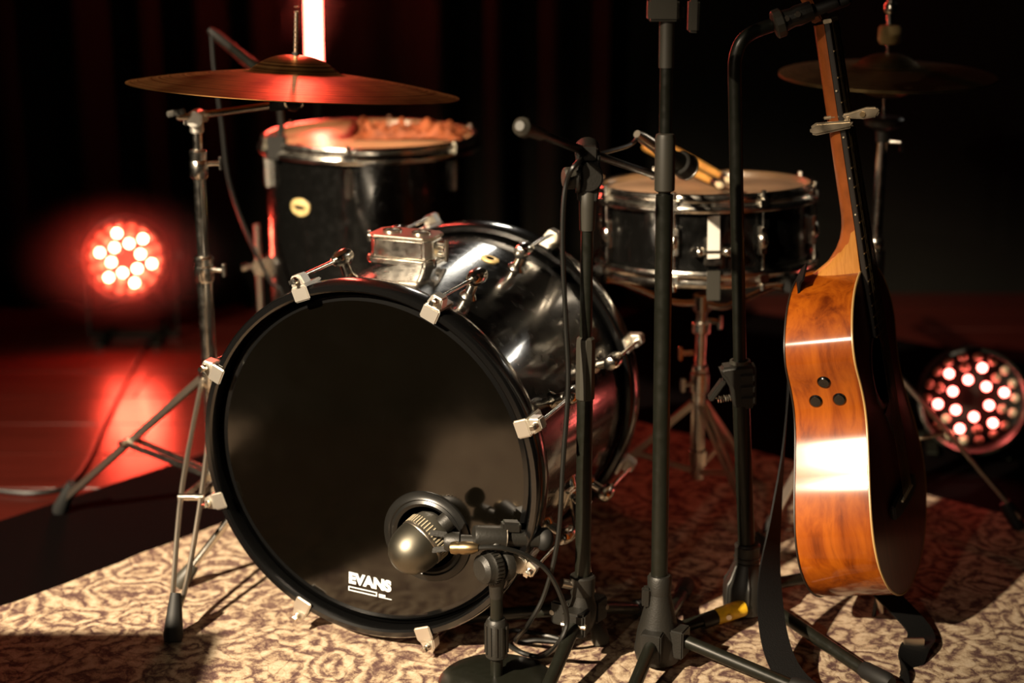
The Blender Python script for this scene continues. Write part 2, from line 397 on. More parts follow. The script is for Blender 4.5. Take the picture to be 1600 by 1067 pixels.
# claws, tension rods and lugs
def claw(t, front):
    r = V((cos(t), 0, sin(t))); tg = V((-sin(t), 0, cos(t))); s_ = 1 if front else -1; y0 = 0 if front else L_
    Y = V((0, s_, 0)); o = BO + V((0, y0, 0))
    b_ = MB(); ax3 = (tg, Y, r)
    b_.box(o + r*(.2605) - Y*.0025, (.026, .004, .021), ax3)              # lip on the hoop's face
    b_.box(o + r*(.2705) + Y*.020, (.024, .048, .005), ax3)               # plate over the hoop
    b_.prism([(-.012, 0), (.012, 0), (.008, .016), (-.008, .016)], o + r*.272 + Y*.008, tg, r, .02)
    cl = b_.build('claw', 'chrome_satin', bd, world=False, bevel=.0018)
    k = MB().cyl(o + r*.281 - Y*.004, o + r*.281 - Y*.010, .0055, .0045, 10)
    k.box(o + r*.281 - Y*.013, (.006, .008, .006), ax3)
    k.build('key_head', 'chrome', cl, world=False)
    MB().cyl(o + r*.283 + Y*.015, o + r*.283 + Y*.122, .0032, seg=10).build('tension_rod', 'chrome', cl, world=False)
    lg = MB()
    lg.rod(o + r*.283 + Y*.112, o + r*.283 + Y*.156, [(0, .006), (.1, .0095), (.35, .012), (.75, .0125), (.95, .0095), (1, .005)], 16)
    lg.rod(o + r*.248 + Y*.134, o + r*.279 + Y*.134, [(0, .014), (.12, .013), (.3, .008), (1, .0075)], 14)
    lg.build('lug', 'chrome', bd, world=False)
for k in range(8):
    claw(RAD(20+45*k), True); claw(RAD(20+45*k), False)
# tom holder bracket on the shell's top
q = V((-.156, 2.382, .534)); bl = ROOT[bd.name].inverted() @ q
tx = bl.x + .006; by = bl.y - .02
bm_ = MB(); zt = ZC+.2505
oct_ = lambda w_, d_, c_: [(-w_+c_, -d_), (w_-c_, -d_), (w_, -d_+c_), (w_, d_-c_), (w_-c_, d_), (-w_+c_, d_), (-w_, d_-c_), (-w_, -d_+c_)]
br = MB().prism(oct_(.052, .030, .012), (tx, by, zt+.020), (1, 0, 0), (0, 1, 0), .030).build('tom_bracket', 'chrome', bd, world=False, bevel=.003)
MB().prism(oct_(.058, .036, .014), (tx, by, zt+.001), (1, 0, 0), (0, 1, 0), .012).build('base_plate', 'chrome', br, world=False, bevel=.003)
MB().prism(oct_(.053, .031, .012), (tx, by, zt+.0372), (1, 0, 0), (0, 1, 0), .005).build('top_plate', 'chrome_worn', br, world=False, bevel=.0015)
for sx in (-.024, .024):
    MB().lathe([(.0145, .0), (.0145, .003), (.0115, .003), (.0105, -.006), (0, -.006)], (tx+sx, by, zt+.0397), (0, 0, 1), 24).build('socket_ring', 'chrome', br, world=False)
    MB().lathe([(0, .0), (.0102, 0), (.0102, .0012), (0, .0012)], (tx+sx, by, zt+.0394), (0, 0, 1), 24).build('socket_dark_disc', 'dark_inside', br, world=False)  # dark disc painted in for the shade inside the socket
for px_, py_, pz_, d_ in ((.056, -.008, .028, (1, -.2, 0)), (.056, -.008, .012, (1, -.2, 0)), (-.053, .006, .028, (-1, 0, 0))):
    b_ = MB(); a = V((tx+px_, by+py_, zt+pz_)); d_ = V(d_).normalized(); b_.cyl(a, a+d_*.014, .006, seg=12)
    b_.bar(a+d_*.014+V((0, 0, -.009)), a+d_*.014+V((0, 0, .009)), .007, .005, up=d_)
    b_.build('wing_bolt', 'chrome', br, world=False, bevel=.001)
# vent grommet and mount plates on the shell
an = RAD(74); r = V((cos(an), 0, sin(an)))
MB().lathe([(.006, .002), (.010, .003), (.014, .0015), (.0145, 0)], BO + r*.2505 + V((0, .30, 0)), r, 24).build('vent', 'badge', bd, world=False)
# spurs
for sgn, name in ((-1, 'spur'), (1, 'spur')):
    an = RAD(198) if sgn < 0 else RAD(-18); r = V((cos(an), 0, sin(an)))
    a = BO + r*.262 + V((0, .185, 0)); foot = V((-.380, .068, .0)) if sgn < 0 else V((.315, .13, 0))
    sp = MB().rod(a - (foot-a)*.18, foot + (a-foot)*.12, [(0, .006), (.05, .008), (.5, .008), (.52, .0065), (1, .0065)], 12).build(name, 'chrome', bd, world=False)
    MB().rod(foot + (a-foot)*.16, foot, [(0, .008), (.15, .011), (.75, .014), (1, .011)], 14).build('rubber_foot', 'grey_plastic', sp, world=False)
    MB().box(a - r*.006, (.036, .05, .012), (V((-sin(an), 0, cos(an))), V((0, 1, 0)), r)).build('spur_bracket', 'chrome', bd, world=False, bevel=.003)
    b_ = MB(); b_.cyl(a, a + r*.022, .009, seg=12); b_.bar(a + r*.024 - V((0, .014, 0)), a + r*.024 + V((0, .014, 0)), .006, .006, up=r)
    b_.build('wing_nut', 'chrome', sp, world=False, bevel=.001)

# ================================================================== drums built upright
HOOP = [(-.002, .011), (.003, .013), (.0068, .012), (.0085, .009), (.0088, .004), (.0078, -.001), (.0095, -.004), (.013, -.005), (.0150, -.008), (.0152, -.013), (.0135, -.017), (.0105, -.017), (.0095, -.008), (.0035, -.006), (.0035, .007)]
def upright_drum(root, R, H, angles, head_mat, lug_h, two_lug=False, seg=80):
    # local z: 0 bottom edge, H top edge
    MB().lathe([(R, 0), (R, H), (R-.007, H), (R-.007, 0)], (0, 0, 0), UP, seg, closed=True).build('shell', 'lacquer', root, world=False)
    for up, nm in ((1, 'hoop'), (-1, 'hoop')):
        z = H if up > 0 else 0
        MB().lathe([(R+a, z + up*h) for a, h in HOOP], (0, 0, 0), UP, seg, closed=True).build(nm, 'chrome', root, world=False)
        MB().lathe([(0, z+up*.0015), (R-.006, z+up*.0015), (R+.002, z), (R+.0032, z-up*.006), (R+.0005, z-up*.006), (R-.006, z)], (0, 0, 0), UP, seg).build('drum_head', head_mat if up > 0 else 'coated_head', root, world=False)
    for a in angles:
        a = RAD(a); r = V((sin(a), -cos(a), 0)); tg = V((cos(a), sin(a), 0))     # angle 0 faces the camera
        for z0, z1 in (((.022, H-.022),) if two_lug else ((H-.025-lug_h, H-.025), (.025, .025+lug_h))):
            lz = (z0+z1)/2
            lg = MB().prism([(-.007, 0), (.007, 0), (.0085, .008), (.006, .014), (-.006, .014), (-.0085, .008)], r*(R-.001) + UP*lz, tg, r, (lug_h if not two_lug else (z1-z0)*.56))
            lg = lg.build('lug', 'chrome', root, world=False, bevel=.0022)
            if two_lug:
                MB().ball(r*(R+.009) + UP*lz, .0095, 12, sq=1.5).build('lug_bead', 'chrome', lg, world=False)
        for z0, z1 in ((H-.03 - (lug_h*.3), H+.010), (.03 + lug_h*.3, -.010)):
            s_ = 1 if z1 > z0 else -1
            rd = MB().cyl(r*(R+.0105) + UP*z0, r*(R+.0105) + UP*z1, .0026, seg=8)
            rd.cyl(r*(R+.0105) + UP*(z1-.002*s_), r*(R+.0105) + UP*(z1+.007*s_), .0045, seg=8)
            rd.box(r*(R+.0105) + UP*(z1-.013*s_), (.016, .012, .012), (tg, r, UP))
            rd.build('tension_rod', 'chrome', root, world=False)

# ------------------------------------------------------------------ floor tom
tc_ = at(578, 207, 3.13); TR = .203; TH = .405; tz = tc_.z - .012
ft = thing('floor_tom', 'black floor tom standing on three legs behind the bass drum', 'drum', (tc_.x, tc_.y, tz-TH))
upright_drum(ft, TR, TH, (-6, 54, 114, 174, 234, -66), 'coated_head', .055)
a = RAD(-36); r = V((sin(a), -cos(a), 0)); tg = V((cos(a), sin(a), 0))
bg = MB().lathe([(0, .002), (.021, .002), (.0235, .0008), (.0235, -.003)], r*(TR+.001) + UP*(TH-.105), r, 28)
for i, p in enumerate(bg.v): d = p - (r*(TR+.001) + UP*(TH-.105)); bg.v[i] = p - UP*(d.z*.28)
bg = bg.build('badge', 'badge', ft, world=False); bg['label'] = 'oval cream badge'
b2 = MB().lathe([(0, .0028), (.010, .0028), (.010, .002)], r*(TR+.001) + UP*(TH-.105), r, 20)
for i, p in enumerate(b2.v): d = p - (r*(TR+.001) + UP*(TH-.105)); b2.v[i] = p - UP*(d.z*.55) + tg*(d.dot(tg)*.5)
b2.build('emblem', 'ebony', bg, world=False)
for a in (-82, 38, 158):
    ar = RAD(a); r = V((sin(ar), -cos(ar), 0)); tg = V((cos(ar), sin(ar), 0)); zb = .14 if a != -82 else .155
    bk = MB().prism([(-.02, -.022), (.02, -.022), (.02, .022), (-.02, .022)], r*(TR+.004) + UP*zb, tg, UP, .012)
    bk.prism([(-.013, -.016), (.013, -.016), (.013, .016), (-.013, .016)], r*(TR+.020) + UP*zb, tg, UP, .026)
    bk = bk.build('leg_bracket', 'chrome', ft, world=False, bevel=.003)
    wb = MB().cyl(r*(TR+.03) + UP*zb, r*(TR+.05) + UP*zb, .006, seg=10); wb.bar(r*(TR+.052) + UP*zb - tg*.018, r*(TR+.052) + UP*zb + tg*.018, .008, .008)
    wb.build('wing_bolt', 'chrome', bk, world=False, bevel=.002)
    zf = -(tz-TH) + .0
    lp = [r*(TR+.024) + UP*(zb+.085), r*(TR+.024) + UP*(zb-.16), r*(TR+.034) + UP*(zf+.10), r*(TR+.05) + UP*(zf+.02)]
    lg = MB().tube(lp, .0062, 12, smooth=5).build('leg', 'chrome_worn', ft, world=False)
    MB().lathe([(0, 0), (.013, 0), (.014, .008), (.009, .032), (0, .032)], r*(TR+.052) + UP*zf, UP, 14).build('rubber_foot', 'rubber', lg, world=False)
# crumpled cloth on the tom
cl = MB(); nu, nv = 46, 26; TOPZ = tz + .004
for i in range(nu+1):
    for j in range(nv+1):
        u, v = i/nu, j/nv
        X = tc_.x - .035 + .215*u + .02*noise.noise(V((v*3, u*2, 5))); Yy = tc_.y - .045 + .13*v + .03*noise.noise(V((u*3, 7, v*2)))
        h = .026*abs(noise.noise(V((u*5, v*4, 2)))) + .034*abs(noise.noise(V((u*9+3, v*5, 8))))
        h += .040*math.exp(-((u-.07)/.05)**2 - ((v-.55)/.3)**2) + .010*math.exp(-((u-.72)/.15)**2)
        e = min(u, 1-u, v, 1-v)*7; h *= min(1, e+.12)
        cl.v.append(V((X, Yy, TOPZ + .0005 + h)))
for i in range(nu):
    for j in range(nv): k = i*(nv+1)+j; cl.f.append([k, k+nv+1, k+nv+2, k+1])
co = cl.build('crumpled_cloth', 'cloth', ang=60)
co.modifiers.new('thick', 'SOLIDIFY').thickness = .0015
tag(co, 'crumpled orange-brown cloth lying on top of the floor tom', 'cloth')
# ------------------------------------------------------------------ snare
sn_c = at(1103, 284, 2.70); SR, SH = .1775, .128
til = M.Rotation(RAD(3.0), 3, 'X')     # far edge a little lower
til = M.Rotation(RAD(-3.0), 3, 'X') @ M.Rotation(RAD(-1.2), 3, 'Y')
s_up = til @ UP
s_base = sn_c - s_up*(SH+.011)
sd = thing('snare_drum', 'black snare drum with chrome hoops on a stand between the mic stands', 'drum', s_base, til)
upright_drum(sd, SR, SH, [22.5+45*k for k in range(8)], 'snare_head', .05, two_lug=True)
r = V((sin(RAD(-3)), -cos(RAD(-3)), 0)); tg = V((-r.y, r.x, 0))
bp_ = MB().box(r*(SR+.006) + UP*.050, (.030, .012, .046), (tg, r, UP))
bp_.cyl(r*(SR+.013) + UP*.050 - tg*.030, r*(SR+.013) + UP*.050 + tg*.030, .005, seg=12)
for s_ in (-1, 1): bp_.ball(r*(SR+.013) + UP*.050 + tg*(.022*s_), .0085, 12); bp_.cyl(r*(SR+.007) + UP*.050 + tg*(.030*s_), r*(SR+.020) + UP*.050 + tg*(.030*s_), .0085, seg=14)
bp_ = bp_.build('butt_plate', 'chrome', sd, world=False, bevel=.0015)
tp = MB().box(r*(SR+.0165) + UP*.074, (.0195, .0012, .068), (tg + UP*.06, r, UP)).build('paper_strip', 'tape_white', sd, world=False); tp['label'] = 'white strip of snare tape'
MB().box(r*(SR+.019) + UP*(-.004), (.022, .007, .048), (tg, r, UP)).build('tape_clamp', 'grey_plastic', sd, world=False, bevel=.001)
# drumsticks
def stick(tip_px, tail_dir, label):
    tip = atz(tip_px[0], tip_px[1], sn_c.z + .005); tail_dir = V(tail_dir).normalized(); end = tip + tail_dir*.39
    t = thing('drumstick', label, 'drumstick', tip, group='drumsticks on the snare')
    MB().rod(tip + tail_dir*.022, end, [(0, .0042), (.12, .0065), (.3, .0074), (.97, .0074), (1, .0055)], 14).build('shaft', 'stick_wood', t)
    MB().rod(tip, tip + tail_dir*.024, [(0, .003), (.2, .0062), (.55, .0062), (1, .0040)], 14).build('tip', 'stick_tip', t)
    MB().rod(tip + tail_dir*.022, tip + tail_dir*.04, [(0, .0050), (1, .0062)], 14).build('dark_band', 'ebony', t)
stick((1128, 291), (-.25, .96, .02), 'drumstick on the snare with its cream tip nearest the microphone')
stick((1142, 283), (-.22, .97, .02), 'drumstick on the snare partly hidden behind the bent stand')
# ------------------------------------------------------------------ snare stand
ss_c = V((s_base.x-.004, s_base.y-.006, 0))
ss = thing('snare_stand', 'chrome tripod stand holding the snare drum', 'stand', ss_c)
def rings(root, name, c, specs):     # collars along z: (z, height, r)
    for z, h, r_ in specs: MB().lathe([(0, -h/2), (r_*.9, -h/2), (r_, -h/2+.002), (r_, h/2-.002), (r_*.9, h/2), (0, h/2)], (c.x, c.y, z), UP, 18).build(name, 'chrome', root)
MB().cyl(ss_c + UP*.06, ss_c + UP*.24, .0125, seg=18).build('lower_tube', 'chrome', ss)
MB().cyl(ss_c + UP*.235, ss_c + UP*(s_base.z-.055), .0092, seg=18).build('upper_tube', 'chrome', ss)
rings(ss, 'collar', ss_c, [(.24, .035, .017), (.265, .012, .014), (.10, .03, .017), (s_base.z-.115, .02, .016), (s_base.z-.07, .03, .016)])
for z, d_ in ((.24, V((-1, -.6, 0))), (s_base.z-.16, V((-1, -.2, 0))), (s_base.z-.10, V((.8, -.6, 0)))):
    d_ = d_.normalized(); b_ = MB(); a = ss_c + UP*z + d_*.013; b_.cyl(a, a+d_*.022, .005, seg=10); b_.bar(a+d_*.024-UP*.012, a+d_*.024+UP*.012, .009, .006, up=d_); b_.build('wing_bolt', 'chrome', ss, bevel=.001)
hubz = s_base.z - .07
for k in range(3):
    a = RAD(90+120*k-20); d_ = V((cos(a), sin(a), 0)); top = V((s_base.x, s_base.y, 0)) + d_*.176
    zt_ = s_base.z + (top-s_base).dot(V((0, 0, 0))) - .016 - (s_up.x*d_.x + s_up.y*d_.y)*.176
    ar = MB().tube([ss_c + UP*hubz + d_*.012, ss_c + UP*(hubz+.005) + d_*.06, V((top.x, top.y, zt_-.012)) - d_*.03, V((top.x, top.y, zt_-.006))], .0058, 10, smooth=4).build('basket_arm', 'chrome', ss)
    MB().box(V((top.x, top.y, zt_+.004)) + d_*.014, (.014, .02, .03), (d_.cross(UP), d_, UP)).build('rubber_grip', 'rubber', ar, bevel=.003)
    a = RAD(30+120*k+25); d_ = V((cos(a), sin(a), 0)); f = ss_c + d_*.20
    lg = MB()
    for s_ in (-1, 1): lg.bar(ss_c + UP*.20 + d_*.012 + d_.cross(UP)*(.007*s_), f + UP*.02 + d_.cross(UP)*(.005*s_), .003, .011)
    lg.bar(ss_c + UP*.075 + d_*.01, ss_c + d_*.11 + UP*.105, .004, .010)
    lg = lg.build('leg', 'chrome_worn', ss)
    MB().rod(f + UP*.028 - d_*.01, f + d_*.006, [(0, .008), (.3, .012), (1, .010)], 12).build('rubber_foot', 'rubber', lg)

# ================================================================== CYMBALS
def cymbal_mesh(R, bell_r, bell_h, drop, seg=96):
    pr = [(.006, 0)]
    for k in range(1, 9): t = k/8; pr.append((.006 + (bell_r-.006)*t, -bell_h*(t**2.2)))
    for k in range(1, 13): t = k/12; pr.append((bell_r + (R-bell_r)*t, -bell_h - drop*(.55*t + .45*t*t)))
    return MB().lathe(pr + [(r_, h-.0013) for r_, h in reversed(pr)], (0, 0, 0), UP, seg, closed=True)
cs_c = V((-.497, 2.518, 0))
cc = at(462, 86, 2.4535); CN = V((.058, .060, 1)).normalized()
cx_ = UP.cross(CN); CROT = UP.rotation_difference(CN).to_matrix()
cr = thing('crash_cymbal', 'large bronze crash cymbal glowing red at top left', 'cymbal', cc, CROT)
cymbal_mesh(.2515, .070, .026, .026).build('plate', 'bronze', cr, world=False, ang=60)
# cymbal stand
cst = thing('cymbal_stand', 'chrome boom stand carrying the crash cymbal beside the bass drum', 'stand', cs_c)
zt1 = at(312, 190, 2.518).z; zc1 = at(324, 420, 2.518).z; zc0 = at(316, 256, 2.518).z
b_ = MB().cyl(cs_c + UP*.10, cs_c + UP*zc1, .0125, seg=20).build('lower_tube', 'chrome', cst)
MB().cyl(cs_c + UP*(zc1-.02), cs_c + UP*zc0, .0098, seg=20).build('middle_tube', 'chrome', cst)
MB().cyl(cs_c + UP*(zc0-.02), cs_c + UP*(zt1-.01), .0075, seg=20).build('upper_tube', 'chrome', cst)
def collar(c, z, r_, h, dirs):
    b_ = MB().lathe([(0, -h/2), (r_*.85, -h/2), (r_, -h/2+.004), (r_, h*.1), (r_*.9, h*.14), (r_*.95, h/2-.003), (r_*.8, h/2), (0, h/2)], (c.x, c.y, z), UP, 20)
    o = b_.build('collar', 'chrome', cst)
    for d_ in dirs:
        d_ = V(d_).normalized(); b2 = MB(); a = V((c.x, c.y, z)) + d_*r_*.9; b2.cyl(a, a+d_*.02, .0045, seg=10)
        b2.bar(a+d_*.021-UP*.011, a+d_*.021+UP*.011, .010, .005, up=d_); b2.build('wing_bolt', 'chrome', o, bevel=.001)
collar(cs_c, zc1, .0165, .042, [(1, -.3, 0)]); collar(cs_c, zc0, .0145, .046, [(1, .2, 0)])
cp = V((cs_c.x, cs_c.y, zt1))
ca, cbn = at(281, 187, 2.535), at(452, 161, 2.46)
dA = (cbn-ca).normalized()
tl = MB().cyl(cp - UP*.018, cp + UP*.004, .011, seg=16)
tl.box(cp + UP*.006, (.034, .024, .018), (dA, dA.cross(UP), UP)).cyl(cp + V((0, -.02, .006)), cp + V((0, .02, .006)), .013, seg=18)
tl = tl.build('tilter', 'chrome_satin', cst, bevel=.002)
b_ = MB(); a = cp + V((-.008, -.018, .010)); b_.cyl(a, a+V((-.018, -.012, .002)), .006, seg=10); b_.bar(a+V((-.03, -.016, .006)), a+V((.0, -.024, .012)), .008, .010); b_.build('wing_bolt', 'chrome', tl, bevel=.002)
bo = MB().cyl(ca + UP*.003, cbn, .0055, seg=14).build('boom_arm', 'chrome', cst)
jt = at(461, 158, 2.455)
ct_ = MB().cyl(jt + V((-.016, 0, 0)), jt + V((.013, 0, .0)), .010, seg=16).cyl(jt + V((.0, -.016, 0)), jt + V((0, .016, 0)), .0125, seg=18)
ct_.box(cbn - dA*.012, (.018, .04, .018), (dA.cross(UP), dA, UP)).build('cymbal_tilter', 'chrome', cst, bevel=.002)
rod_b, rod_t = jt, at(463, 20, 2.452)
MB().cyl(rod_b, rod_t, .0035, seg=10).build('threaded_rod', 'chrome_worn', cst)
sl = MB().cyl(cc - CN*.040, cc + CN*.004, .0058, seg=12).build('cymbal_sleeve', 'rubber', cst)
MB().lathe([(0, -.052), (.012, -.050), (.016, -.038), (.014, -.030), (0, -.030)], cc, CN, 18).build('felt_washer', 'felt_dark', cst)
th = MB()
for k in range(9): th.lathe([(.0034, -.0012), (.0045, 0), (.0034, .0012)], rod_b.lerp(rod_t, ((cc.z - rod_b.z) + .012 + k*.0075)/(rod_t.z-rod_b.z)), rod_t-rod_b, 10)
th.build('rod_thread', 'chrome_worn', cst)
# legs
feet = [atz(270, 1003), V((-.815, 2.690, -.006)), V((-.190, 2.700, 0))]
hub_t, hub_b = V((cs_c.x, cs_c.y, .30)), V((cs_c.x, cs_c.y, .13))
rings(cst, 'hub', cs_c, [(.30, .03, .018), (.13, .028, .018)])
for f in feet:
    d_ = (f - cs_c); d_.z = 0; d_.normalize(); sd_ = d_.cross(UP)
    t0 = hub_t + d_*.012; lg = MB()
    if f.x < -.7: lg.bar(t0, f + UP*.03 - d_*.02, .017, .010)
    else:
      for s_ in (-1, 1): lg.tube([t0 + sd_*(.010*s_), t0.lerp(f, .45) + sd_*(.016*s_) + UP*.012, t0.lerp(f, .8) + sd_*(.010*s_) + UP*.006, f + UP*.035 - d_*.02 + sd_*(.003*s_)], .0042, 8, smooth=4)
    o = lg.build('leg', 'chrome_worn', cst)
    b2 = MB()
    m1 = t0.lerp(f, .5) + UP*.012
    for s_ in (-1, 1): b2.bar(hub_b + d_*.012 + sd_*(.008*s_), m1 + sd_*(.012*s_), .003, .010)
    b2.build('brace', 'chrome', o)
    MB().cyl(m1 + sd_*.02, m1 - sd_*.02, .0055, seg=10).build('rivet', 'chrome', o)
    MB().rod(f + UP*.062 - d_*.036, f, [(0, .008), (.25, .0105), (.85, .015), (1, .013)], 14).build('rubber_foot', 'rubber', o)

# ------------------------------------------------------------------ hi-hat
hh = at(1388, 84, 2.68); HN = V((.0, -.040, 1)).normalized(); HROT = UP.rotation_difference(HN).to_matrix()
h1 = thing('hi_hat_cymbal', 'upper bronze hi-hat cymbal at top right behind the guitar neck', 'cymbal', hh, HROT)
cymbal_mesh(.178, .055, .020, .014, 80).build('plate', 'bronze_dull', h1, world=False, ang=60)
lo = hh - HN*.072
h2 = thing('hi_hat_cymbal', 'lower bronze hi-hat cymbal facing up beneath the upper one', 'cymbal', lo, HROT @ M.Rotation(pi, 3, 'X'))
cymbal_mesh(.178, .055, .020, .014, 80).build('plate', 'bronze_dull', h2, world=False, ang=60)
hc = V((hh.x, hh.y + .004, 0))
hs = thing('hi_hat_stand', 'chrome hi-hat stand rising behind the guitar', 'stand', hc)
zl = lo.z - .045
MB().cyl(hc + UP*.10, hc + UP*.46, .0125, seg=18).build('lower_tube', 'chrome', hs)
MB().cyl(hc + UP*.44, hc + UP*(zl-.01), .0095, seg=18).build('upper_tube', 'chrome', hs)
MB().cyl(hc + UP*(zl-.02), hc + UP*1.06, .003, seg=10).build('pull_rod', 'chrome', hs)
rings(hs, 'collar', hc, [(.455, .045, .0165), (.49, .015, .013), (.30, .03, .017), (.12, .03, .018)])
MB().lathe([(0, -.03), (.011, -.03), (.012, -.012), (.03, -.002), (.034, .008), (.030, .012), (0, .012)], hc + UP*zl, UP, 24).build('cymbal_seat', 'black_plastic', hs)
b_ = MB().cyl(hc + UP*(zl-.03) + V((.012, 0, 0)), hc + UP*(zl-.03) + V((.03, -.01, 0)), .004, seg=8); b_.box(hc + UP*(zl-.036) + V((.03, -.01, 0)), (.005, .012, .02)); b_.build('tilt_screw', 'chrome', hs)
MB().lathe([(0, 0), (.015, 0), (.019, .006), (.019, .026), (.016, .030), (0, .030)], hh + HN*.016, UP, 24).build('clutch_felt', 'felt', hs)
b_ = MB(); zz = hh.z + .05
b_.cyl(hc + UP*(hh.z+.012), hc + UP*(zz+.028), .0055, seg=12); b_.lathe([(0, 0), (.010, 0), (.011, .003), (.011, .014), (.009, .017), (0, .017)], hc + UP*(zz+.016), UP, 16)
b_.cyl(hc + UP*(zz+.03), hc + UP*(zz+.075), .0075, seg=12); b_.bar(hc + UP*(zz+.05) + V((-.008, 0, 0)), hc + UP*(zz+.05) + V((-.03, -.004, 0)), .006, .018); b_.build('clutch', 'chrome', hs)
for k, (fx, fy) in enumerate(((.262, -.085), (-.05, .27), (-.20, -.17))):
    f = hc + V((fx, fy, 0)); d_ = V((fx, fy, 0)).normalized(); lg = MB()
    lg.bar(hc + UP*.30 + d_*.014, f + UP*.02, .018, .005, up=UP); lg.bar(hc + UP*.12 + d_*.014, hc.lerp(f, .5) + UP*.16, .012, .004)
    o = lg.build('leg', 'chrome_worn', hs, bevel=.001)
    MB().rod(f + UP*.045 - d_*.028, f, [(0, .010), (.3, .013), (1, .012)], 12).build('rubber_foot', 'rubber', o)
b_ = MB().prism([(-.045, -.13), (.045, -.13), (.04, .13), (-.04, .13)], hc + V((.02, .17, .045)), (1, 0, 0), (0, .97, -.2), .01); b_.build('pedal_board', 'chrome_worn', hs, bevel=.002)

# ================================================================== MICROPHONE STANDS
def tripod_leg(root, a, f, r_=.0095, matl='black_metal', foot=True):
    a, f = V(a), V(f); d_ = (f-a).normalized()
    o = MB().cyl(a, f - d_*.02 + UP*.004, r_, seg=14).build('leg', matl, root)
    if foot: MB().rod(f - d_*.055 + UP*.004, f + UP*(r_+.001), [(0, r_+.001), (.1, r_+.003), (.85, r_+.004), (1, r_)], 14).build('rubber_foot', 'rubber', o)
    return o
# --- boom stand reaching over the snare
s1 = V((.1005, 2.10, 0))
t1 = thing('boom_mic_stand', 'black boom microphone stand in front of the bass drum shell', 'mic stand', s1)
ztop = at(912, 275, 2.10).z; zmid = at(914, 350, 2.10).z
MB().cyl(s1 + UP*.10, s1 + UP*at(915, 560, 2.1).z, .0112, seg=18).build('lower_tube', 'black_metal', t1)
b_ = MB().lathe([(.0108, -.045), (.0135, -.043), (.0135, .035), (.0125, .042), (.009, .045)], s1 + UP*at(915, 575, 2.1).z, UP, 10); b_.build('height_grip', 'grey_plastic', t1, ang=20)
MB().cyl(s1 + UP*at(915, 590, 2.1).z, s1 + UP*(ztop-.02), .0085, seg=18).build('upper_tube', 'black_metal', t1)
MB().lathe([(0, -.03), (.0105, -.03), (.0115, 0), (.0115, .028), (.010, .03), (0, .03)], s1 + UP*(zmid+.022), UP, 18).build('top_socket', 'grey_plastic', t1)
ck = V((s1.x, s1.y, ztop))
cu = MB().prism([(-.013, -.034), (.013, -.034), (.016, -.01), (.016, .03), (-.016, .03), (-.016, -.01)], ck, (1, 0, 0), UP, .016)
cu.cyl(ck + V((-.016, -.002, .0)), ck + V((-.011, -.002, 0)), .024, seg=22); cu.cyl(ck + V((.0, -.014, 0)), ck + V((0, .014, .0)), .020, seg=22)
cu = cu.build('boom_clutch', 'black_plastic', t1, bevel=.002)
MB().lathe([(0, 0), (.013, 0), (.015, .003), (.015, .014), (.012, .017), (0, .017)], ck + V((-.016, -.003, -.002)), (-1, -.25, 0), 12).build('clutch_knob', 'grey_plastic', cu, ang=20)
bm_c = at(918, 238, 2.12); bt, be = at(818, 199, 1.93), at(1030, 276, 2.50)
cu2 = MB().cyl(bm_c + V((0, -.012, -.004)), bm_c + V((0, .014, .004)), .017, seg=18); cu2.box(ck + UP*.03, (.024, .02, .02)); cu2.build('boom_holder', 'black_plastic', t1, bevel=.002)
bo = MB().tube([bt, bm_c, be], .0058, 14).build('boom_arm', 'black_metal', t1)
dd = (bm_c-bt).normalized()
MB().rod(bt - dd*.012, bt + dd*.055, [(0, .006), (.08, .0115), (.25, .0125), (.5, .009), (1, .008)], 16).build('counterweight', 'grey_plastic', bo)
hubz1 = .085
hb_ = MB().lathe([(0, -.035), (.014, -.035), (.019, -.02), (.021, .0), (.017, .014), (.0155, .03), (0, .03)], s1 + UP*hubz1, UP, 18)
A1 = (250, 55, 150)
for k in range(3):
    a = RAD(A1[k]); d_ = V((cos(a), sin(a), 0)); hb_.box(s1 + UP*(hubz1-.012) + d_*.028, (.03, .034, .036), (d_, d_.cross(UP), UP))
hb_ = hb_.build('hub', 'black_plastic', t1, bevel=.003)
MB().lathe([(0, -.014), (.0175, -.014), (.0185, .012), (.016, .014), (0, .014)], s1 + UP*(hubz1+.035), UP, 18).build('hub_collar', 'black_plastic', hb_)
b_ = MB().cyl(s1 + UP*(hubz1+.035) + V((-.016, -.004, 0)), s1 + UP*(hubz1+.04) + V((-.03, -.008, 0)), .007, seg=10); b_.build('hub_screw', 'chrome_worn', hb_)
for k, Lg in ((0, .24), (1, .20), (2, .25)):
    a = RAD(A1[k]); d_ = V((cos(a), sin(a), 0)); tripod_leg(t1, s1 + UP*(hubz1-.01) + d_*.025, s1 + d_*Lg)
    b_ = MB().cyl(s1 + UP*(hubz1-.012) + d_*.04 - d_.cross(UP)*.018, s1 + UP*(hubz1-.012) + d_*.04 + d_.cross(UP)*.018, .004, seg=8); b_.build('leg_bolt', 'chrome_worn', hb_)
# --- snare microphone at the boom's end
ma_, mb_ = at(1014, 222, 2.44), at(1076, 264, 2.52)
d_ = (mb_-ma_).normalized()
sm = thing('snare_microphone', 'black dynamic microphone above the snare at the end of the boom', 'microphone', ma_)
MB().rod(ma_ + d_*.02, mb_ - d_*.03, [(0, .0095), (.15, .0105), (.7, .013), (1, .016)], 18).build('body', 'black_metal', sm)
MB().rod(mb_ - d_*.032, mb_, [(0, .0165), (.08, .0195), (.75, .0205), (.92, .0195), (1, .015)], 24).build('grille', 'black_plastic', sm)
MB().lathe([(.0193, -.002), (.0212, -.001), (.0212, .002), (.0193, .003)], mb_ - d_*.006, d_, 24, closed=True).build('grille_ring', 'chrome', sm)
MB().rod(ma_ - d_*.035, ma_ + d_*.022, [(0, .006), (.25, .0085), (.9, .0095), (1, .009)], 16).build('plug', 'chrome_worn', sm)
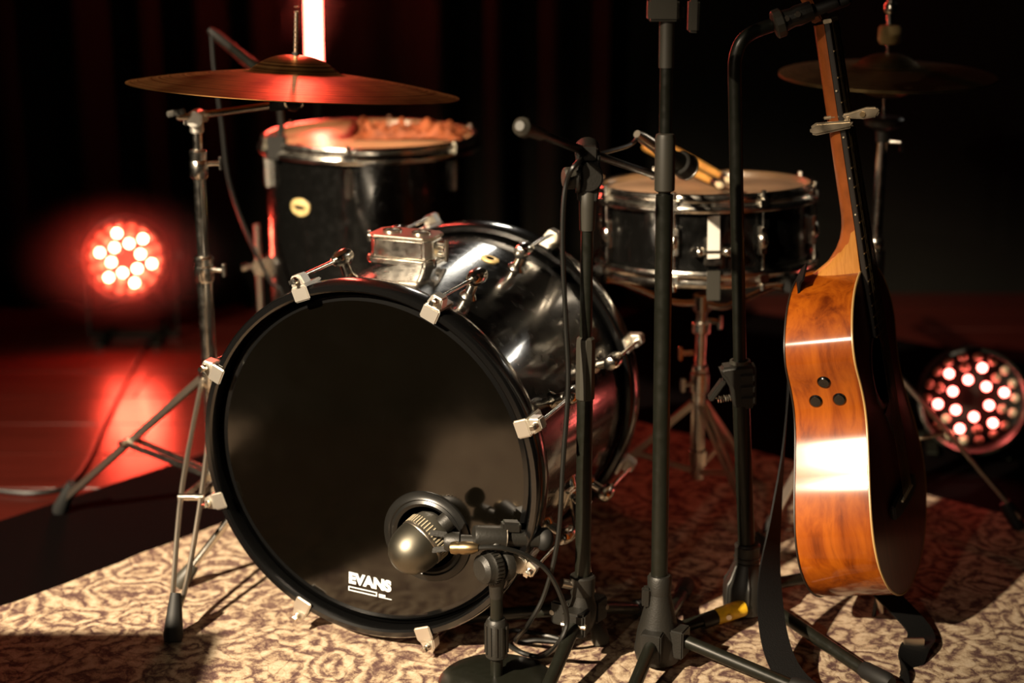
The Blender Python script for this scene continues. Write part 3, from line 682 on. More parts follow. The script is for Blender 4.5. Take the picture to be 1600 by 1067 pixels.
MB().tube([be - V((.012, .02, -.004)), be + V((.012, .012, .006)), ma_ + d_*.05 - UP*.016], .006, 10, smooth=3).build('mic_clip', 'black_plastic', sm)
# --- straight stand
s2 = V((.2085, 2.085, 0))
t2 = thing('straight_mic_stand', 'black straight microphone stand with empty clip before the snare drum', 'mic stand', s2)
top2 = at(1042, 32, 2.11); a0 = s2 + UP*.10
def on2(t): return a0.lerp(top2, t)
zf2 = lambda z: (z-a0.z)/(top2.z-a0.z)
tj = zf2(at(1039, 305, 2.1).z)
MB().cyl(a0, on2(tj), .0118, seg=18).build('lower_tube', 'black_metal', t2)
MB().lathe([(.0112, -.04), (.0136, -.038), (.0136, .030), (.012, .036), (.008, .038)], on2(tj + .055), top2-a0, 18).build('height_clutch', 'grey_plastic', t2)
MB().cyl(on2(tj), on2(.93), .0085, seg=18).build('upper_tube', 'black_metal', t2)
MB().cyl(on2(.925), on2(1.0), .0100, seg=18).build('top_socket', 'grey_plastic', t2)
b_ = MB().box(top2 + V((-.006, -.004, .014)), (.040, .026, .028)); b_.box(top2 + V((.012, .004, .010)), (.02, .012, .02))
b_ = b_.build('clip_block', 'grey_plastic', t2, bevel=.003)
MB().box(top2 + V((.034, .0, .006)), (.014, .022, .042)).build('clip_jaw', 'grey_plastic', b_, bevel=.003)
MB().cyl(top2 + UP*.02, top2 + UP*.075, .0065, seg=12).build('top_pin', 'black_metal', t2)
hb2 = MB().lathe([(0, -.075), (.030, -.075), (.034, -.06), (.030, -.03), (.019, .015), (.0165, .03), (0, .03)], s2 + UP*.085, UP, 26)
A2 = (-27, 75, 250)
for k in range(3):
    a = RAD(A2[k]); d_ = V((cos(a), sin(a), 0)); hb2.box(s2 + UP*.045 + d_*.026, (.034, .03, .042), (d_, d_.cross(UP), UP))
hb2 = hb2.build('hub', 'black_plastic', t2, bevel=.002)
MB().lathe([(0, -.016), (.0165, -.016), (.0175, .012), (.015, .016), (0, .016)], s2 + UP*.125, UP, 18).build('hub_collar', 'black_plastic', hb2)
MB().box(s2 + UP*.10 + V((-.019, -.006, .01)), (.012, .016, .03)).build('collar_lock', 'black_plastic', hb2, bevel=.003)
for k, Lg in ((0, .25), (1, .27), (2, .22)):
    a = RAD(A2[k]); d_ = V((cos(a), sin(a), 0)); tripod_leg(t2, s2 + UP*.05 + d_*.03, s2 + d_*Lg)
# ================================================================== GUITAR
lean, beta = RAD(12.0), RAD(24)
nh = V((cos(beta), -sin(beta), 0)); gw = V((sin(beta), cos(beta), 0))
gz = (UP*cos(lean) - nh*sin(lean)).normalized(); gx = (nh*cos(lean) + UP*sin(lean)).normalized(); gy = gz.cross(gx)
GO = V((.606, 2.231, .066))
gt = thing('acoustic_guitar', 'orange-brown acoustic guitar hung on a stand, its side turned to the front', 'guitar', GO, axes_rot(gx, gy, gz))
prof = [(0, 0), (.004, .05), (.018, .098), (.048, .146), (.088, .177), (.125, .187), (.16, .183), (.20, .168), (.24, .147), (.28, .128), (.312, .121), (.342, .125), (.368, .134), (.388, .137), (.416, .130), (.448, .106), (.470, .076), (.484, .038), (.488, 0)]
half = [(p.x, p.y) for p in spline([V((h, z, 0)) for z, h in prof], 5)]     # (halfwidth, z)
half = [(max(0, h), z) for h, z in half]
outline = [(-h, z) for h, z in half] + [(h, z) for h, z in reversed(half[1:-1])]     # (y, z) ring
depth_at = lambda z: .119 - .024*z/.488
def ring_strip(pts, xa, xb):
    b_ = MB(); n = len(pts)
    for y, z in pts: b_.v.append(V((xa(z), y, z))); b_.v.append(V((xb(z), y, z)))
    for i in range(n): j = (i+1) % n; b_.f.append([2*i, 2*j, 2*j+1, 2*i+1])
    return b_
MBs = ring_strip(outline, lambda z: 0, lambda z: -depth_at(z)).build('side', 'mahogany', gt, world=False, ang=70); MBs['label'] = 'glossy mahogany-coloured side with flame grain'
def plate(pts, x, hole=None, th=.003):
    bm = bmesh.new(); es = []
    def loop(ps):
        vs = [bm.verts.new((0, y, z)) for y, z in ps]
        for i in range(len(vs)): es.append(bm.edges.new((vs[i], vs[(i+1) % len(vs)])))
    loop(pts)
    if hole: loop(hole)
    bmesh.ops.triangle_fill(bm, use_beauty=True, edges=es)
    b_ = MB(); bm.verts.index_update(); n = len(bm.verts)
    b_.v = [V((x(v.co.z), v.co.y, v.co.z)) for v in bm.verts] + [V((x(v.co.z)-th, v.co.y, v.co.z)) for v in bm.verts]
    for f in bm.faces: k = [v.index for v in f.verts]; b_.f.append(k); b_.f.append([i+n for i in reversed(k)])
    for e in bm.edges:
        if len(e.link_faces) == 1: i, j = [v.index for v in e.verts]; b_.f.append([i, j, j+n, i+n])
    bm.free(); return b_
SHZ = .335
circ = lambda r_, z0, k=48: [(r_*cos(2*pi*i/k), z0 + r_*sin(2*pi*i/k)) for i in range(k)]
sb = plate(outline, lambda z: .0005, circ(.049, SHZ)).build('soundboard', 'soundboard', gt, world=False)
plate(outline, lambda z: -depth_at(z)+.0025).build('back', 'mahogany', gt, world=False)
MB().lathe([(.050, 0), (.0525, .0012), (.060, .0012), (.061, 0)], (.0006, 0, SHZ), (1, 0, 0), 56).build('rosette', 'ebony', sb, world=False)
b_ = MB(); ps = [V((-.0005, y*1.002, .244+(z-.244)*1.001)) for y, z in outline]; b_.tube(ps + [ps[0]], .0018, 6); b_.build('binding', 'binding', gt, world=False)
b_ = MB(); ps = [V((-depth_at(z)+.0005, y*1.002, .244+(z-.244)*1.001)) for y, z in outline]; b_.tube(ps + [ps[0]], .0014, 6); b_.build('binding', 'ebony', gt, world=False)
pg = [(.055*cos(t)+.0, SHZ+.055*sin(t)) for t in [RAD(a) for a in range(205, 310, 8)]]
MB().prism([(-.02, .27), (.04, .285), (.075, .24), (.085, .20), (.07, .175), (.045, .19), (.01, .235)], (.0014, 0, 0), (0, 1, 0), (0, 0, 1), .0012).build('pickguard', 'ebony', sb, world=False)
brd = MB().prism([(-.078, -.010), (-.045, -.016), (.045, -.016), (.078, -.010), (.078, .010), (.045, .014), (-.045, .014), (-.078, .010)], (.005, 0, .135), (0, 1, 0), (0, 0, 1), .009).build('bridge', 'ebony', gt, world=False, bevel=.002)
MB().box((.0105, 0, .139), (.005, .074, .003)).build('saddle', 'bone', brd, world=False)
# neck, heel, fretboard
nk = MB(); NZ0, NZ1 = .474, .842; K = 10; rows = []
for i in range(25):
    t = i/24; z = NZ0 + (NZ1-NZ0)*t; hw = .0275 - .006*t
    deep = .0225 - .003*t; hf = max(0, 1-(z-NZ0)/.105); deep += (.070)*hf**2.6; hw_b = hw
    row = []
    for k in range(K+1):
        a = pi*k/K; row.append(len(nk.v)); nk.v.append(V((.0005 - deep*(sin(a)**.8), -hw_b*cos(a), z)))
    rows.append(row)
for A, B in zip(rows, rows[1:]):
    for k in range(K): nk.f.append([A[k], A[k+1], B[k+1], B[k]])
    nk.f.append([A[K], A[0], B[0], B[K]])
nk.f.append(rows[0]); nk.f.append(rows[-1][::-1])
nko = nk.build('neck', 'neck_wood', gt, world=False, ang=50)
hl = MB(); rows = []
for i in range(11):       # heel block between neck and body
    t = i/10; z = .479 + .072*t; x1 = -.012 - (.080)*(1-t)**1.7; hw = .031 - .005*t
    row = [len(hl.v)+k for k in range(12)]
    for k in range(12):
        a = pi*k/11; hl.v.append(V((.0 + (x1)*(sin(a)**.6), -hw*cos(a)*(1 if k else 1), z)))
    rows.append(row)
for A, B in zip(rows, rows[1:]):
    for k in range(11): hl.f.append([A[k], A[k+1], B[k+1], B[k]])
    hl.f.append([A[11], A[0], B[0], B[11]])
hl.f.append(rows[0]); hl.f.append(rows[-1][::-1])
hl.build('heel', 'heel_wood', gt, world=False, ang=50)
fb = MB().prism([(-.0285, SHZ+.052), (.0285, SHZ+.052), (.0215, NZ1), (-.0215, NZ1)], (.0045, 0, 0), (0, 1, 0), (0, 0, 1), .007).build('fretboard', 'ebony', gt, world=False, bevel=.0008)
scale_len = NZ1 - .139
for k in range(1, 19):
    z = NZ1 - scale_len*(1-2**(-k/12)); hw = .0215 + .007*(NZ1-z)/(NZ1-SHZ-.052)
    MB().box((.0086, 0, z), (.0014, hw*2, .002)).build('fret', 'string', fb, world=False)
for k in (3, 5, 7, 9):
    z = NZ1 - scale_len*(1-2**(-(k-.5)/12)); MB().cyl((.0045, -.0235, z), (.0045, -.0262, z), .0014, seg=8).build('side_dot', 'bone', fb, world=False)
MB().box((.0055, 0, NZ1+.003), (.012, .043, .006)).build('nut', 'bone', gt, world=False, bevel=.001)
for k in range(6):
    y = -.026 + .0104*k; y1 = -.0175 + .007*k
    MB().cyl((.0125, y, .139), (.0118, y1, NZ1+.003), .0005 + .0001*k, seg=6).build('string', 'string', gt, world=False)
hsd = MB().prism([(-.022, 0), (.022, 0), (.035, .04), (.037, .185), (-.037, .185), (-.035, .04)], (-.008, 0, NZ1+.004), (0, 1, 0), (-.24, 0, .97), .015).build('headstock', 'neck_wood', gt, world=False, bevel=.002)
for s_ in (-1, 1):
    for k in range(3):
        z = NZ1+.055+.045*k; x = -.018-.011*k
        MB().cyl((x, .036*s_, z), (x, .052*s_, z), .003, seg=8).box((x, .06*s_, z), (.008, .016, .018)).build('tuner', 'chrome', hsd, world=False, bevel=.002)
# three black controls on the upper side
def side_pt(px, py):
    best = None
    for i in range(len(half)-1):
        for k in range(4):
            z = half[i][1] + (half[i+1][1]-half[i][1])*k/4; h = half[i][0] + (half[i+1][0]-half[i][0])*k/4
            for m_ in range(1, 24):
                x = -depth_at(z)*m_/24; p = ROOT[gt.name] @ V((x, -h, z)); q = V((p.x, p.y, p.z-CAM_H))
                dep = q.y*CP - q.z*SP; u = q.y*SP + q.z*CP; sx, sy = 800+FPX*q.x/dep, 533.5-FPX*u/dep
                e = (sx-px)**2 + (sy-py)**2
                if best is None or e < best[0]:
                    tz_ = (half[i+1][1]-half[i][1]); th2 = (half[i+1][0]-half[i][0]); best = (e, V((x, -h, z)), V((0, -tz_, -th2)).normalized())
    return best[1], best[2]
for px, py, dull in ((1287, 597, 1), (1275, 627, 0), (1310, 624, 0)):
    p, n_ = side_pt(px, py)
    if n_.y > 0: n_ = -n_
    MB().lathe([(0, .0032), (.0075, .003), (.0098, .001), (.0102, -.001)], p, n_, 24).build('control_knob', 'hoop_black', gt, world=False)
p_end = V((-.055, 0, -.001))
MB().rod(V((-.055, 0, .004)), V((-.055, 0, -.016)), [(0, .008), (.4, .0075), (.6, .005), (.8, .008), (1, .007)], 14).build('end_pin', 'chrome', gt, world=False)
# capo (clamped on the neck: a thing of its own)
cz = .488 + .212
cpw = ROOT[gt.name] @ V((-.01, 0, cz))
cp_o = thing('capo', 'bronze-toned capo clamped across the guitar neck', 'capo', cpw, axes_rot(gx, gy, gz))
MB().prism([(-.030, -.007), (-.022, -.010), (.030, -.007), (.034, -.002), (.030, .004), (-.020, .008), (-.030, .003)], (0, -.029, 0), (1, 0, 0), (0, 0, 1), .011).build('lower_jaw', 'capo', cp_o, world=False, bevel=.003)
MB().prism([(-.018, .008), (.02, .008), (.045, .012), (.060, .010), (.064, .003), (.058, -.004), (.040, -.004), (.015, .001), (-.018, .004)], (.006, -.016, .006), (1, 0, 0), (0, 0, 1), .014).build('lever', 'capo', cp_o, world=False, bevel=.003)
MB().box((.024, -.002, .004), (.008, .056, .009)).build('pressure_bar', 'capo', cp_o, world=False, bevel=.002)
MB().box((-.022, -.002, .0), (.008, .052, .009)).build('back_pad', 'rubber', cp_o, world=False, bevel=.002)
MB().cyl((.046, -.0235, .009), (.046, -.0265, .009), .004, seg=12).build('rivet', 'string', cp_o, world=False)
# strap: from the heel to the floor, and the end at the pin
stp = tag(MB().ribbon([at(1258, 424, 2.25), at(1246, 450, 2.26), at(1236, 540, 2.25), at(1226, 680, 2.235), at(1213, 800, 2.20), at(1203, 900, 2.15), at(1208, 985, 2.08), at(1228, 1045, 2.02), at(1268, 1085, 1.985), at(1330, 1102, 1.98), at(1385, 1090, 2.01), at(1412, 1055, 2.06), at(1428, 1015, 2.11), at(1437, 985, 2.17), GO + gz*(-.012) + gx*(-.05)],
   [(.1, .99, 0), (.06, .99, 0), (.10, .99, 0), (.25, .95, 0), (.55, .80, 0), (.85, .5, 0), (.97, .15, .1), (.9, .3, .2), (.5, .8, .3), (.1, .9, .3), (.4, .9, 0), (.8, .5, 0), (.9, .3, 0), (.9, .2, 0)], .040, .0028, 7).build('guitar_strap', 'strap'), 'black guitar strap hanging in a loop from the guitar', 'strap')
MB().box(at(1428, 1003, 2.12), (.030, .006, .012)).build('strap_buckle', 'chrome_worn', stp, bevel=.001)
# guitar cable
pe = ROOT[gt.name] @ V((-.055, 0, -.016))
gp = MB().tube([pe + gz*.002, at(1357, 1015, pe.y-.01), at(1362, 1040, pe.y-.04), at(1374, 1066, 2.03), at(1400, 1100, 1.94)], .0032, 8, smooth=6).build('guitar_cable', 'cable_rubber')
tag(gp, 'black cable plugged into the bottom of the guitar', 'cable')
MB().rod(pe + gz*.003, pe - gz*.035, [(0, .0062), (.5, .0068), (1, .004)], 12).build('plug', 'chrome_worn', gp)
# ------------------------------------------------------------------ guitar stand
s3 = atz(1163, 962); s3.z = 0
t3 = thing('guitar_stand', 'dark bent-tube guitar stand holding the guitar by its neck', 'stand', s3)
Yp = s3.y; mid = at(1150, 600, Yp)
ptop = [at(1148, 120, Yp), at(1149, 92, Yp), at(1158, 66, Yp), at(1176, 51, Yp+.004), at(1205, 40, Yp+.01)]
low = V((s3.x, s3.y, .10)); up_b = at(1158, 560, Yp)
MB().cyl(low, at(1157, 600, Yp), .0128, seg=20).build('lower_tube', 'black_metal', t3)
ut = MB().tube([at(1157, 610, Yp), at(1151, 300, Yp)] + spline(ptop, 5), .0098, 16).build('upper_tube', 'black_metal', t3)
lk = at(1157, 600, Yp); zax = (at(1151, 300, Yp)-lk).normalized(); xax = V((1, 0, 0)); xax = (xax - zax*xax.dot(zax)).normalized(); yax = zax.cross(xax)
# local x/z profile of the trigger clutch
cl_ = MB().prism([(-.030, .030), (.020, .034), (.022, .024), (.021, -.034), (-.008, -.036), (-.013, -.026), (-.016, -.004), (-.024, .012), (-.031, .020)], lk, xax, zax, .034).build('clutch', 'black_plastic', t3, bevel=.005, seg=3)
for k in range(3): MB().box(lk + xax*.008 - yax*.0 + zax*(.014-.017*k) - V((0, .0185, 0)), (.022, .004, .011), (xax, yax, zax)).build('grip_pad', 'black_plastic', cl_, bevel=.0015)
MB().bar(lk + xax*(-.024) + zax*.008, lk + xax*(-.046) - zax*.021, .018, .009, up=(1, 0, .6)).build('trigger', 'black_plastic', cl_, bevel=.002)
b_ = MB(); sp_a, sp_b = lk + xax*(-.036) - zax*.022, lk + xax*(-.014) - zax*.020; dd = sp_b-sp_a; u, w_, _ = frame(dd)
b_.tube([sp_a + dd*(i/40) + (u*cos(i*.95) + w_*sin(i*.95))*.0048 for i in range(41)], .0009, 5); b_.build('spring', 'chrome', cl_)
MB().lathe([(.0115, -.002), (.0152, -.002), (.0152, .003), (.0115, .003)], lk + zax*.034, zax, 22, closed=True).build('clutch_rim', 'grey_plastic', cl_)
# boot over the tripod hub
zb = at(1160, 880, Yp).z; ztp = at(1160, 852, Yp).z
bt_ = MB().lathe([(0, .012), (.032, .012), (.0345, .03), (.0335, .055), (.028, zb-.022), (.0195, zb), (.0185, zb+.003), (.0185, ztp-.004), (.0195, ztp), (.0165, ztp+.004), (0, ztp+.004)], s3, UP, 28).build('boot', 'black_plastic', t3)
for a in range(0, 360, 60):
    a = RAD(a+30); d_ = V((cos(a), sin(a), 0))
    MB().tube([s3 + d_*.0185 + UP*zb, s3 + d_*.0285 + UP*(zb-.022), s3 + d_*.034 + UP*.055, s3 + d_*.0345 + UP*.02], .0022, 6, smooth=3).build('rib', 'black_plastic', bt_)
for z in (zb+.004, zb+.012, ztp): MB().lathe([(.018, -.0015), (.0202, 0), (.018, .0015)], s3 + UP*z, UP, 24).build('band', 'black_plastic', bt_)
# legs: one toward the straight stand (taped), one behind the guitar, one to the front
la, lf = s3 + V((.012, -.02, .030)), atz(1015, 1000, .012)
lg = tripod_leg(t3, la, lf)
dL = (lf-la).normalized(); m1 = at(1150, 968, (la+(lf-la)*.2).y); m1 = la + dL*.045
MB().rod(la + dL*.022, la + dL*.072, [(0, .0125), (.1, .0130), (.9, .0126), (1, .0115)], 14).build('yellow_tape', 'tape_yellow', lg)
MB().rod(la + dL*.072, la + dL*.098, [(0, .0118), (1, .0118)], 14).build('leg_sleeve', 'black_plastic', lg)
MB().cyl(la + dL*.05 - V((0, .012, 0)), la + dL*.05 - V((0, .0165, 0)), .0042, seg=12).build('rivet', 'chrome_worn', lg)
tripod_leg(t3, s3 + UP*.045, s3 + V((.26, .19, .0)))
lg = tripod_leg(t3, s3 + V((.02, -.02, .035)), s3 + V((.17, -.24, .0)))
b_ = MB().box(s3 + V((.030, -.030, .024)), (.03, .022, .026), (V((.6, -.8, 0)), V((.8, .6, 0)), UP)).build('leg_joint', 'black_plastic', lg, bevel=.003)
MB().box(s3 + V((.036, -.040, .020)), (.018, .006, .018), (V((.6, -.8, 0)), V((.8, .6, 0)), UP)).build('yellow_tape', 'tape_yellow', lg, bevel=.001)
# head clamp and yoke
h0, h1_ = at(1203, 41, Yp+.01), at(1268, 16, Yp+.012); dH = (h1_-h0).normalized()
hcl = MB().rod(h0 + dH*.010, h1_, [(0, .0135), (.15, .0155), (.45, .0135), (.6, .0150), (1, .0135)], 14).build('head_clamp', 'black_plastic', t3, ang=25)
kb = MB().lathe([(0, -.007), (.018, -.007), (.0205, -.005), (.0205, .005), (.018, .007), (0, .007)], h0 + dH*.012 - V((0, .004, 0)), dH, 12)
kb.build('knob', 'grey_plastic', hcl, ang=20)
for q_ in (.35, .62): MB().cyl(h0.lerp(h1_, q_) - V((0, .013, -.004)), h0.lerp(h1_, q_) - V((0, .0185, -.004)), .004, seg=10).build('screw', 'chrome_worn', hcl)
nutp = ROOT[gt.name] @ V((-.004, 0, NZ1+.020))
for s_, ln in ((-1, .052), (1, .052)):
    a = h1_ - dH*.005; a2 = nutp - gx*.035 + gy*(.036*s_) - gz*.005; b2_ = nutp + gx*.028 + gy*(.034*s_) + gz*.006
    yk = MB().tube([a, a2, b2_], .0048, 12, smooth=5).build('yoke_arm', 'black_metal', t3)
    MB().rod(a2.lerp(b2_, .1), b2_ + (b2_-a2)*.08, [(0, .0075), (.06, .0085), (.92, .0085), (1, .006)], 14).build('foam_sleeve', 'rubber', yk)
# ================================================================== KICK MICROPHONE ON A SHORT STAND
k0 = V((-.0215, 2.035, 0))
ks = thing('short_mic_stand', 'short black round-base stand holding the kick drum microphone', 'mic stand', k0)
bs = MB().lathe([(0, .012), (.02, .012), (.05, .010), (.078, .005), (.082, .001), (.080, -.001), (0, -.001)], k0, UP, 48).build('base', 'black_metal', ks)
zk = at(770, 885, 2.035).z
MB().cyl(k0 + UP*.008, k0 + UP*(zk-.02), .0088, seg=18).build('tube', 'black_metal', ks)
zs0, zs1 = at(771, 1027, 2.035).z, at(771, 966, 2.035).z
slv = MB().lathe([(0, 0), (.0125, 0), (.0155, .003), (.0155, (zs1-zs0)-.006), (.0135, (zs1-zs0)-.002), (.012, zs1-zs0), (0, zs1-zs0)], k0 + UP*zs0, UP, 20).build('height_grip', 'black_plastic', ks)
for k in range(12):
    a = 2*pi*k/12; d_ = V((cos(a), sin(a), 0)); MB().box(k0 + d_*.0158 + UP*(zs0+(zs1-zs0)*.5), (.0025, .0025, (zs1-zs0)*.72), (d_, d_.cross(UP), UP)).build('grip_ridge', 'black_plastic', slv)
kc = V((k0.x - .006, k0.y - .004, zk))
MB().lathe([(0, -.028), (.0095, -.028), (.0105, -.012), (.013, -.004), (.013, .012), (0, .012)], V((k0.x, k0.y, zk-.018)), UP, 18).build('swivel', 'black_plastic', ks)
cdir = V((-.80, -.60, .03)).normalized()
kn = MB().lathe([(0, .0), (.022, 0), (.0235, .003), (.0235, .014), (.0215, .017), (.0205, .024), (.014, .029), (0, .030)], kc + V((.006, .006, 0)), cdir, 28).build('knob', 'black_plastic', ks, ang=30)
for k in range(28):
    u, w_, _ = frame(cdir); a = 2*pi*k/28; d_ = u*cos(a) + w_*sin(a)
    MB().box(kc + V((.006, .006, 0)) + cdir*.0085 + d_*.0237, (.0016, .0022, .010), (d_, d_.cross(cdir), cdir)).build('knob_ridge', 'black_plastic', kn)
MB().lathe([(0, 0), (.021, 0), (.023, .003), (.023, .012), (.02, .015), (0, .015)], kc + V((.010, .008, 0)), -cdir, 26).build('clutch_disc', 'black_plastic', ks)
ba, bb = at(740, 838, 2.045), at(846, 842, 2.065); dB = (bb-ba).normalized()
MB().rod(ba, bb, [(0, .0145), (.04, .016), (.42, .0165), (.46, .0165), (.47, .012), (.96, .012), (1, .008)], 18).build('boom_tube', 'black_plastic', ks)
MB().lathe([(.0165, -.001), (.0178, 0), (.0165, .001)], ba.lerp(bb, .46), dB, 20).build('trim_ring', 'chrome_worn', ks)
MB().ball(bb + dB*.004, .0165, 16, ax=dB, sq=.8).build('end_cap', 'rubber', ks)
MB().box(ba.lerp(bb, .55) + UP*.017, (.026, .018, .016), (dB, dB.cross(UP), UP)).build('boom_clamp', 'black_plastic', ks, bevel=.003)
MB().tube([kc + V((.004, .006, .0)), kc + V((.006, .01, .03)), ba.lerp(bb, .3)], .008, 10).build('boom_post', 'black_plastic', ks)
# microphone
mc = at(654, 851, 2.085); ma3 = (AX*.80 + BU*.42 + UP*.42).normalized()
km = thing('kick_microphone', 'dark egg-shaped microphone poking into the bass drum port', 'microphone', mc)
MB().lathe([(0, -.046), (.010, -.0445), (.020, -.040), (.029, -.031), (.0345, -.019), (.0365, -.006), (.0365, .003), (0, .003)], mc, ma3, 40).build('body', 'mic_metal', km)
MB().lathe([(.0366, .003), (.0372, .004), (.0372, .007), (.0366, .008)], mc, ma3, 40, closed=True).build('seam_ring', 'chrome_worn', km)
MB().lathe([(.0362, .008), (.0362, .022), (.033, .034), (.025, .043), (.012, .048), (0, .049)], mc, ma3, 40).build('grille', 'grey_plastic', km)
gr = MB()
for k in range(44):
    u, w_, _ = frame(ma3); a = 2*pi*k/44; d_ = u*cos(a) + w_*sin(a); gr.bar(mc + ma3*.009 + d_*.0366, mc + ma3*.022 + d_*.0366, .0018, .0016, up=d_)
go = gr.build('grille_ribs', 'mic_mesh', km); go['kind'] = 'stuff'
mj = at(708, 846, 2.055)
for s_ in (-1, 1):
    e = mc + ma3*(-.010) + UP*(.020*s_) + V((.012, -.030, 0))*(1 if s_ < 0 else .4)
    MB().bar(mj + UP*(.008*s_) + V((.006, 0, 0)), at(672, 846 - 14*s_, 2.058), .008, .005, up=(0, -1, .3)).build('yoke_bar', 'black_plastic', km, bevel=.001)
MB().rod(mj - V((.012, 0, 0)), mj + V((.03, -.002, 0)), [(0, .011), (.1, .0135), (.5, .0135), (.55, .0105), (1, .0095)], 16).build('holder', 'black_plastic', km)
MB().cyl(at(690, 822, 2.06), at(702, 812, 2.064), .0135, seg=18).build('yoke_screw', 'black_plastic', km)
plug_a, plug_b = at(705, 856, 2.028), at(748, 856, 2.02)
MB().rod(plug_a, plug_b, [(0, .008), (.18, .0095), (.3, .008), (.42, .0095), (.8, .0085), (1, .005)], 16).build('plug', 'old_brass', km)
cb_ = MB().tube([plug_b - V((.006, 0, 0)), at(782, 856, 2.022), at(822, 868, 2.03), at(856, 893, 2.035), at(878, 935, 2.035), at(886, 972, 2.04), at(872, 1005, 2.035), atz(846, 1025, .006), atz(812, 1018, .006), atz(790, 1002, .006), atz(800, 985, .006), atz(850, 992, .006), atz(880, 1000, .006)], .0036, 8, smooth=7).build('kick_mic_cable', 'cable_rubber')
tag(cb_, 'thin black cable looping from the kick drum microphone to the rug', 'cable')
sm_c = MB().tube([ma_ - d_*.0 + (ma_-mb_).normalized()*.03, at(985, 226, 2.40), at(940, 240, 2.22), at(905, 252, 2.08), at(884, 290, 2.075), at(879, 380, 2.07), at(884, 500, 2.065), at(888, 600, 2.06), at(880, 720, 2.055), at(872, 840, 2.05), at(852, 925, 2.05), at(826, 975, 2.06), atz(806, 1002, .006), atz(840, 1000, .006), atz(885, 1004, .006)], .0034, 8, smooth=7).build('snare_mic_cable', 'cable_rubber')
tag(sm_c, 'black cable hanging down beside the boom microphone stand', 'cable')
# ================================================================== TOM MICROPHONE
m0, m1_ = at(340, 57, 2.99), at(470, 163, 3.0); d_ = (m1_-m0).normalized()
tm = thing('tom_microphone', 'slim black microphone tilted behind the crash cymbal, above the floor tom', 'microphone', m0)
MB().rod(m0 + d_*.03, m1_ - d_*.04, [(0, .0095), (.3, .0105), (.8, .0125), (1, .0165)], 18).build('body', 'black_metal', tm)
MB().rod(m1_ - d_*.042, m1_, [(0, .017), (.1, .021), (.6, .0225), (.9, .018), (1, .010)], 20).build('grille', 'black_plastic', tm)
MB().rod(m0 - d_*.02, m0 + d_*.032, [(0, .006), (.3, .0095), (1, .0095)], 14).build('plug', 'black_plastic', tm)
rimp = V((tc_.x + TR*sin(RAD(-52)), tc_.y - TR*cos(RAD(-52)), tz))
clp = MB().box(rimp + V((-.004, -.006, .004)), (.034, .03, .045)); clp.tube([rimp + UP*.02, rimp + V((.005, .0, .045)), m1_ - d_*.055], .0065, 10, smooth=4)
clp.build('rim_clip', 'black_plastic', tm, bevel=.003)
tcb = MB().tube([m0 - d_*.015, at(331, 62, 2.985), at(335, 110, 2.97), at(346, 190, 2.955), at(355, 270, 2.945), at(372, 330, 2.94), at(395, 385, 2.93), at(420, 435, 2.925), at(445, 480, 2.92), V((-.46, 2.9, .12)), V((-.42, 2.86, .006)), V((-.3, 2.9, .004))], .0036, 8, smooth=6).build('tom_mic_cable', 'cable_rubber')
tag(tcb, 'thin cable hanging from the tom microphone past the cymbal stand', 'cable')
# ================================================================== LED LIGHTS
def par(name, label, loc, aim, R, leds, lit, matl, yoke=True, roll=0, lip=.032):
    aim = V(aim).normalized(); u = UP.cross(aim).normalized(); v = aim.cross(u); u, v = u*cos(roll)+v*sin(roll), v*cos(roll)-u*sin(roll)
    loc = V(loc); root = thing(name, label, 'stage light', (loc.x, loc.y, FZ if loc.y > 3.5 else 0))
    MB().lathe([(0, -.12), (R*.55, -.12), (R*.6, -.10), (R*.95, -.03), (R*1.06, -.01), (R*1.06, lip), (R*1.0, lip+.002), (R*.97, .002), (0, 0)], loc, aim, 48).build('housing', 'black_metal', root)
    for x, y in leds:
        on = (x, y) in lit
        p = loc + u*(x*R) + v*(y*R)
        b_ = MB().lathe([(R*.088, .0), (R*.088, .006), (R*.075, .010), (R*.04, .0125), (0, .0132)], p, aim, 14)
        b_.build('led', matl if on else 'led_lens', root)
    if yoke:
        fz_ = FZ + .004 if loc.y > 3.5 else 0
        b_ = MB(); hx = V((aim.x, aim.y, 0)).normalized(); sx = UP.cross(hx)
        for s_ in (-1, 1): b_.bar(loc + sx*(R*1.12*s_) - aim*.03, V((loc.x, loc.y, fz_+.01)) + sx*(R*1.12*s_) - hx*(.05), .025, .004, up=sx)
        b_.bar(V((loc.x, loc.y, fz_+.004)) + sx*(R*1.14) - hx*.05, V((loc.x, loc.y, fz_+.004)) - sx*(R*1.14) - hx*.05, .03, .006)
        for s_ in (-1, 1): b_.bar(V((loc.x, loc.y, fz_+.004)) + sx*(R*.7*s_) - hx*.12, V((loc.x, loc.y, fz_+.004)) + sx*(R*.7*s_) + hx*.06, .02, .006)
        b_.build('yoke', 'black_metal', root)
        for s_ in (-1, 1): MB().cyl(loc + sx*(R*1.08*s_) - aim*.03, loc + sx*(R*1.32*s_) - aim*.03, .014, seg=14).build('yoke_knob', 'black_plastic', root)
    return root
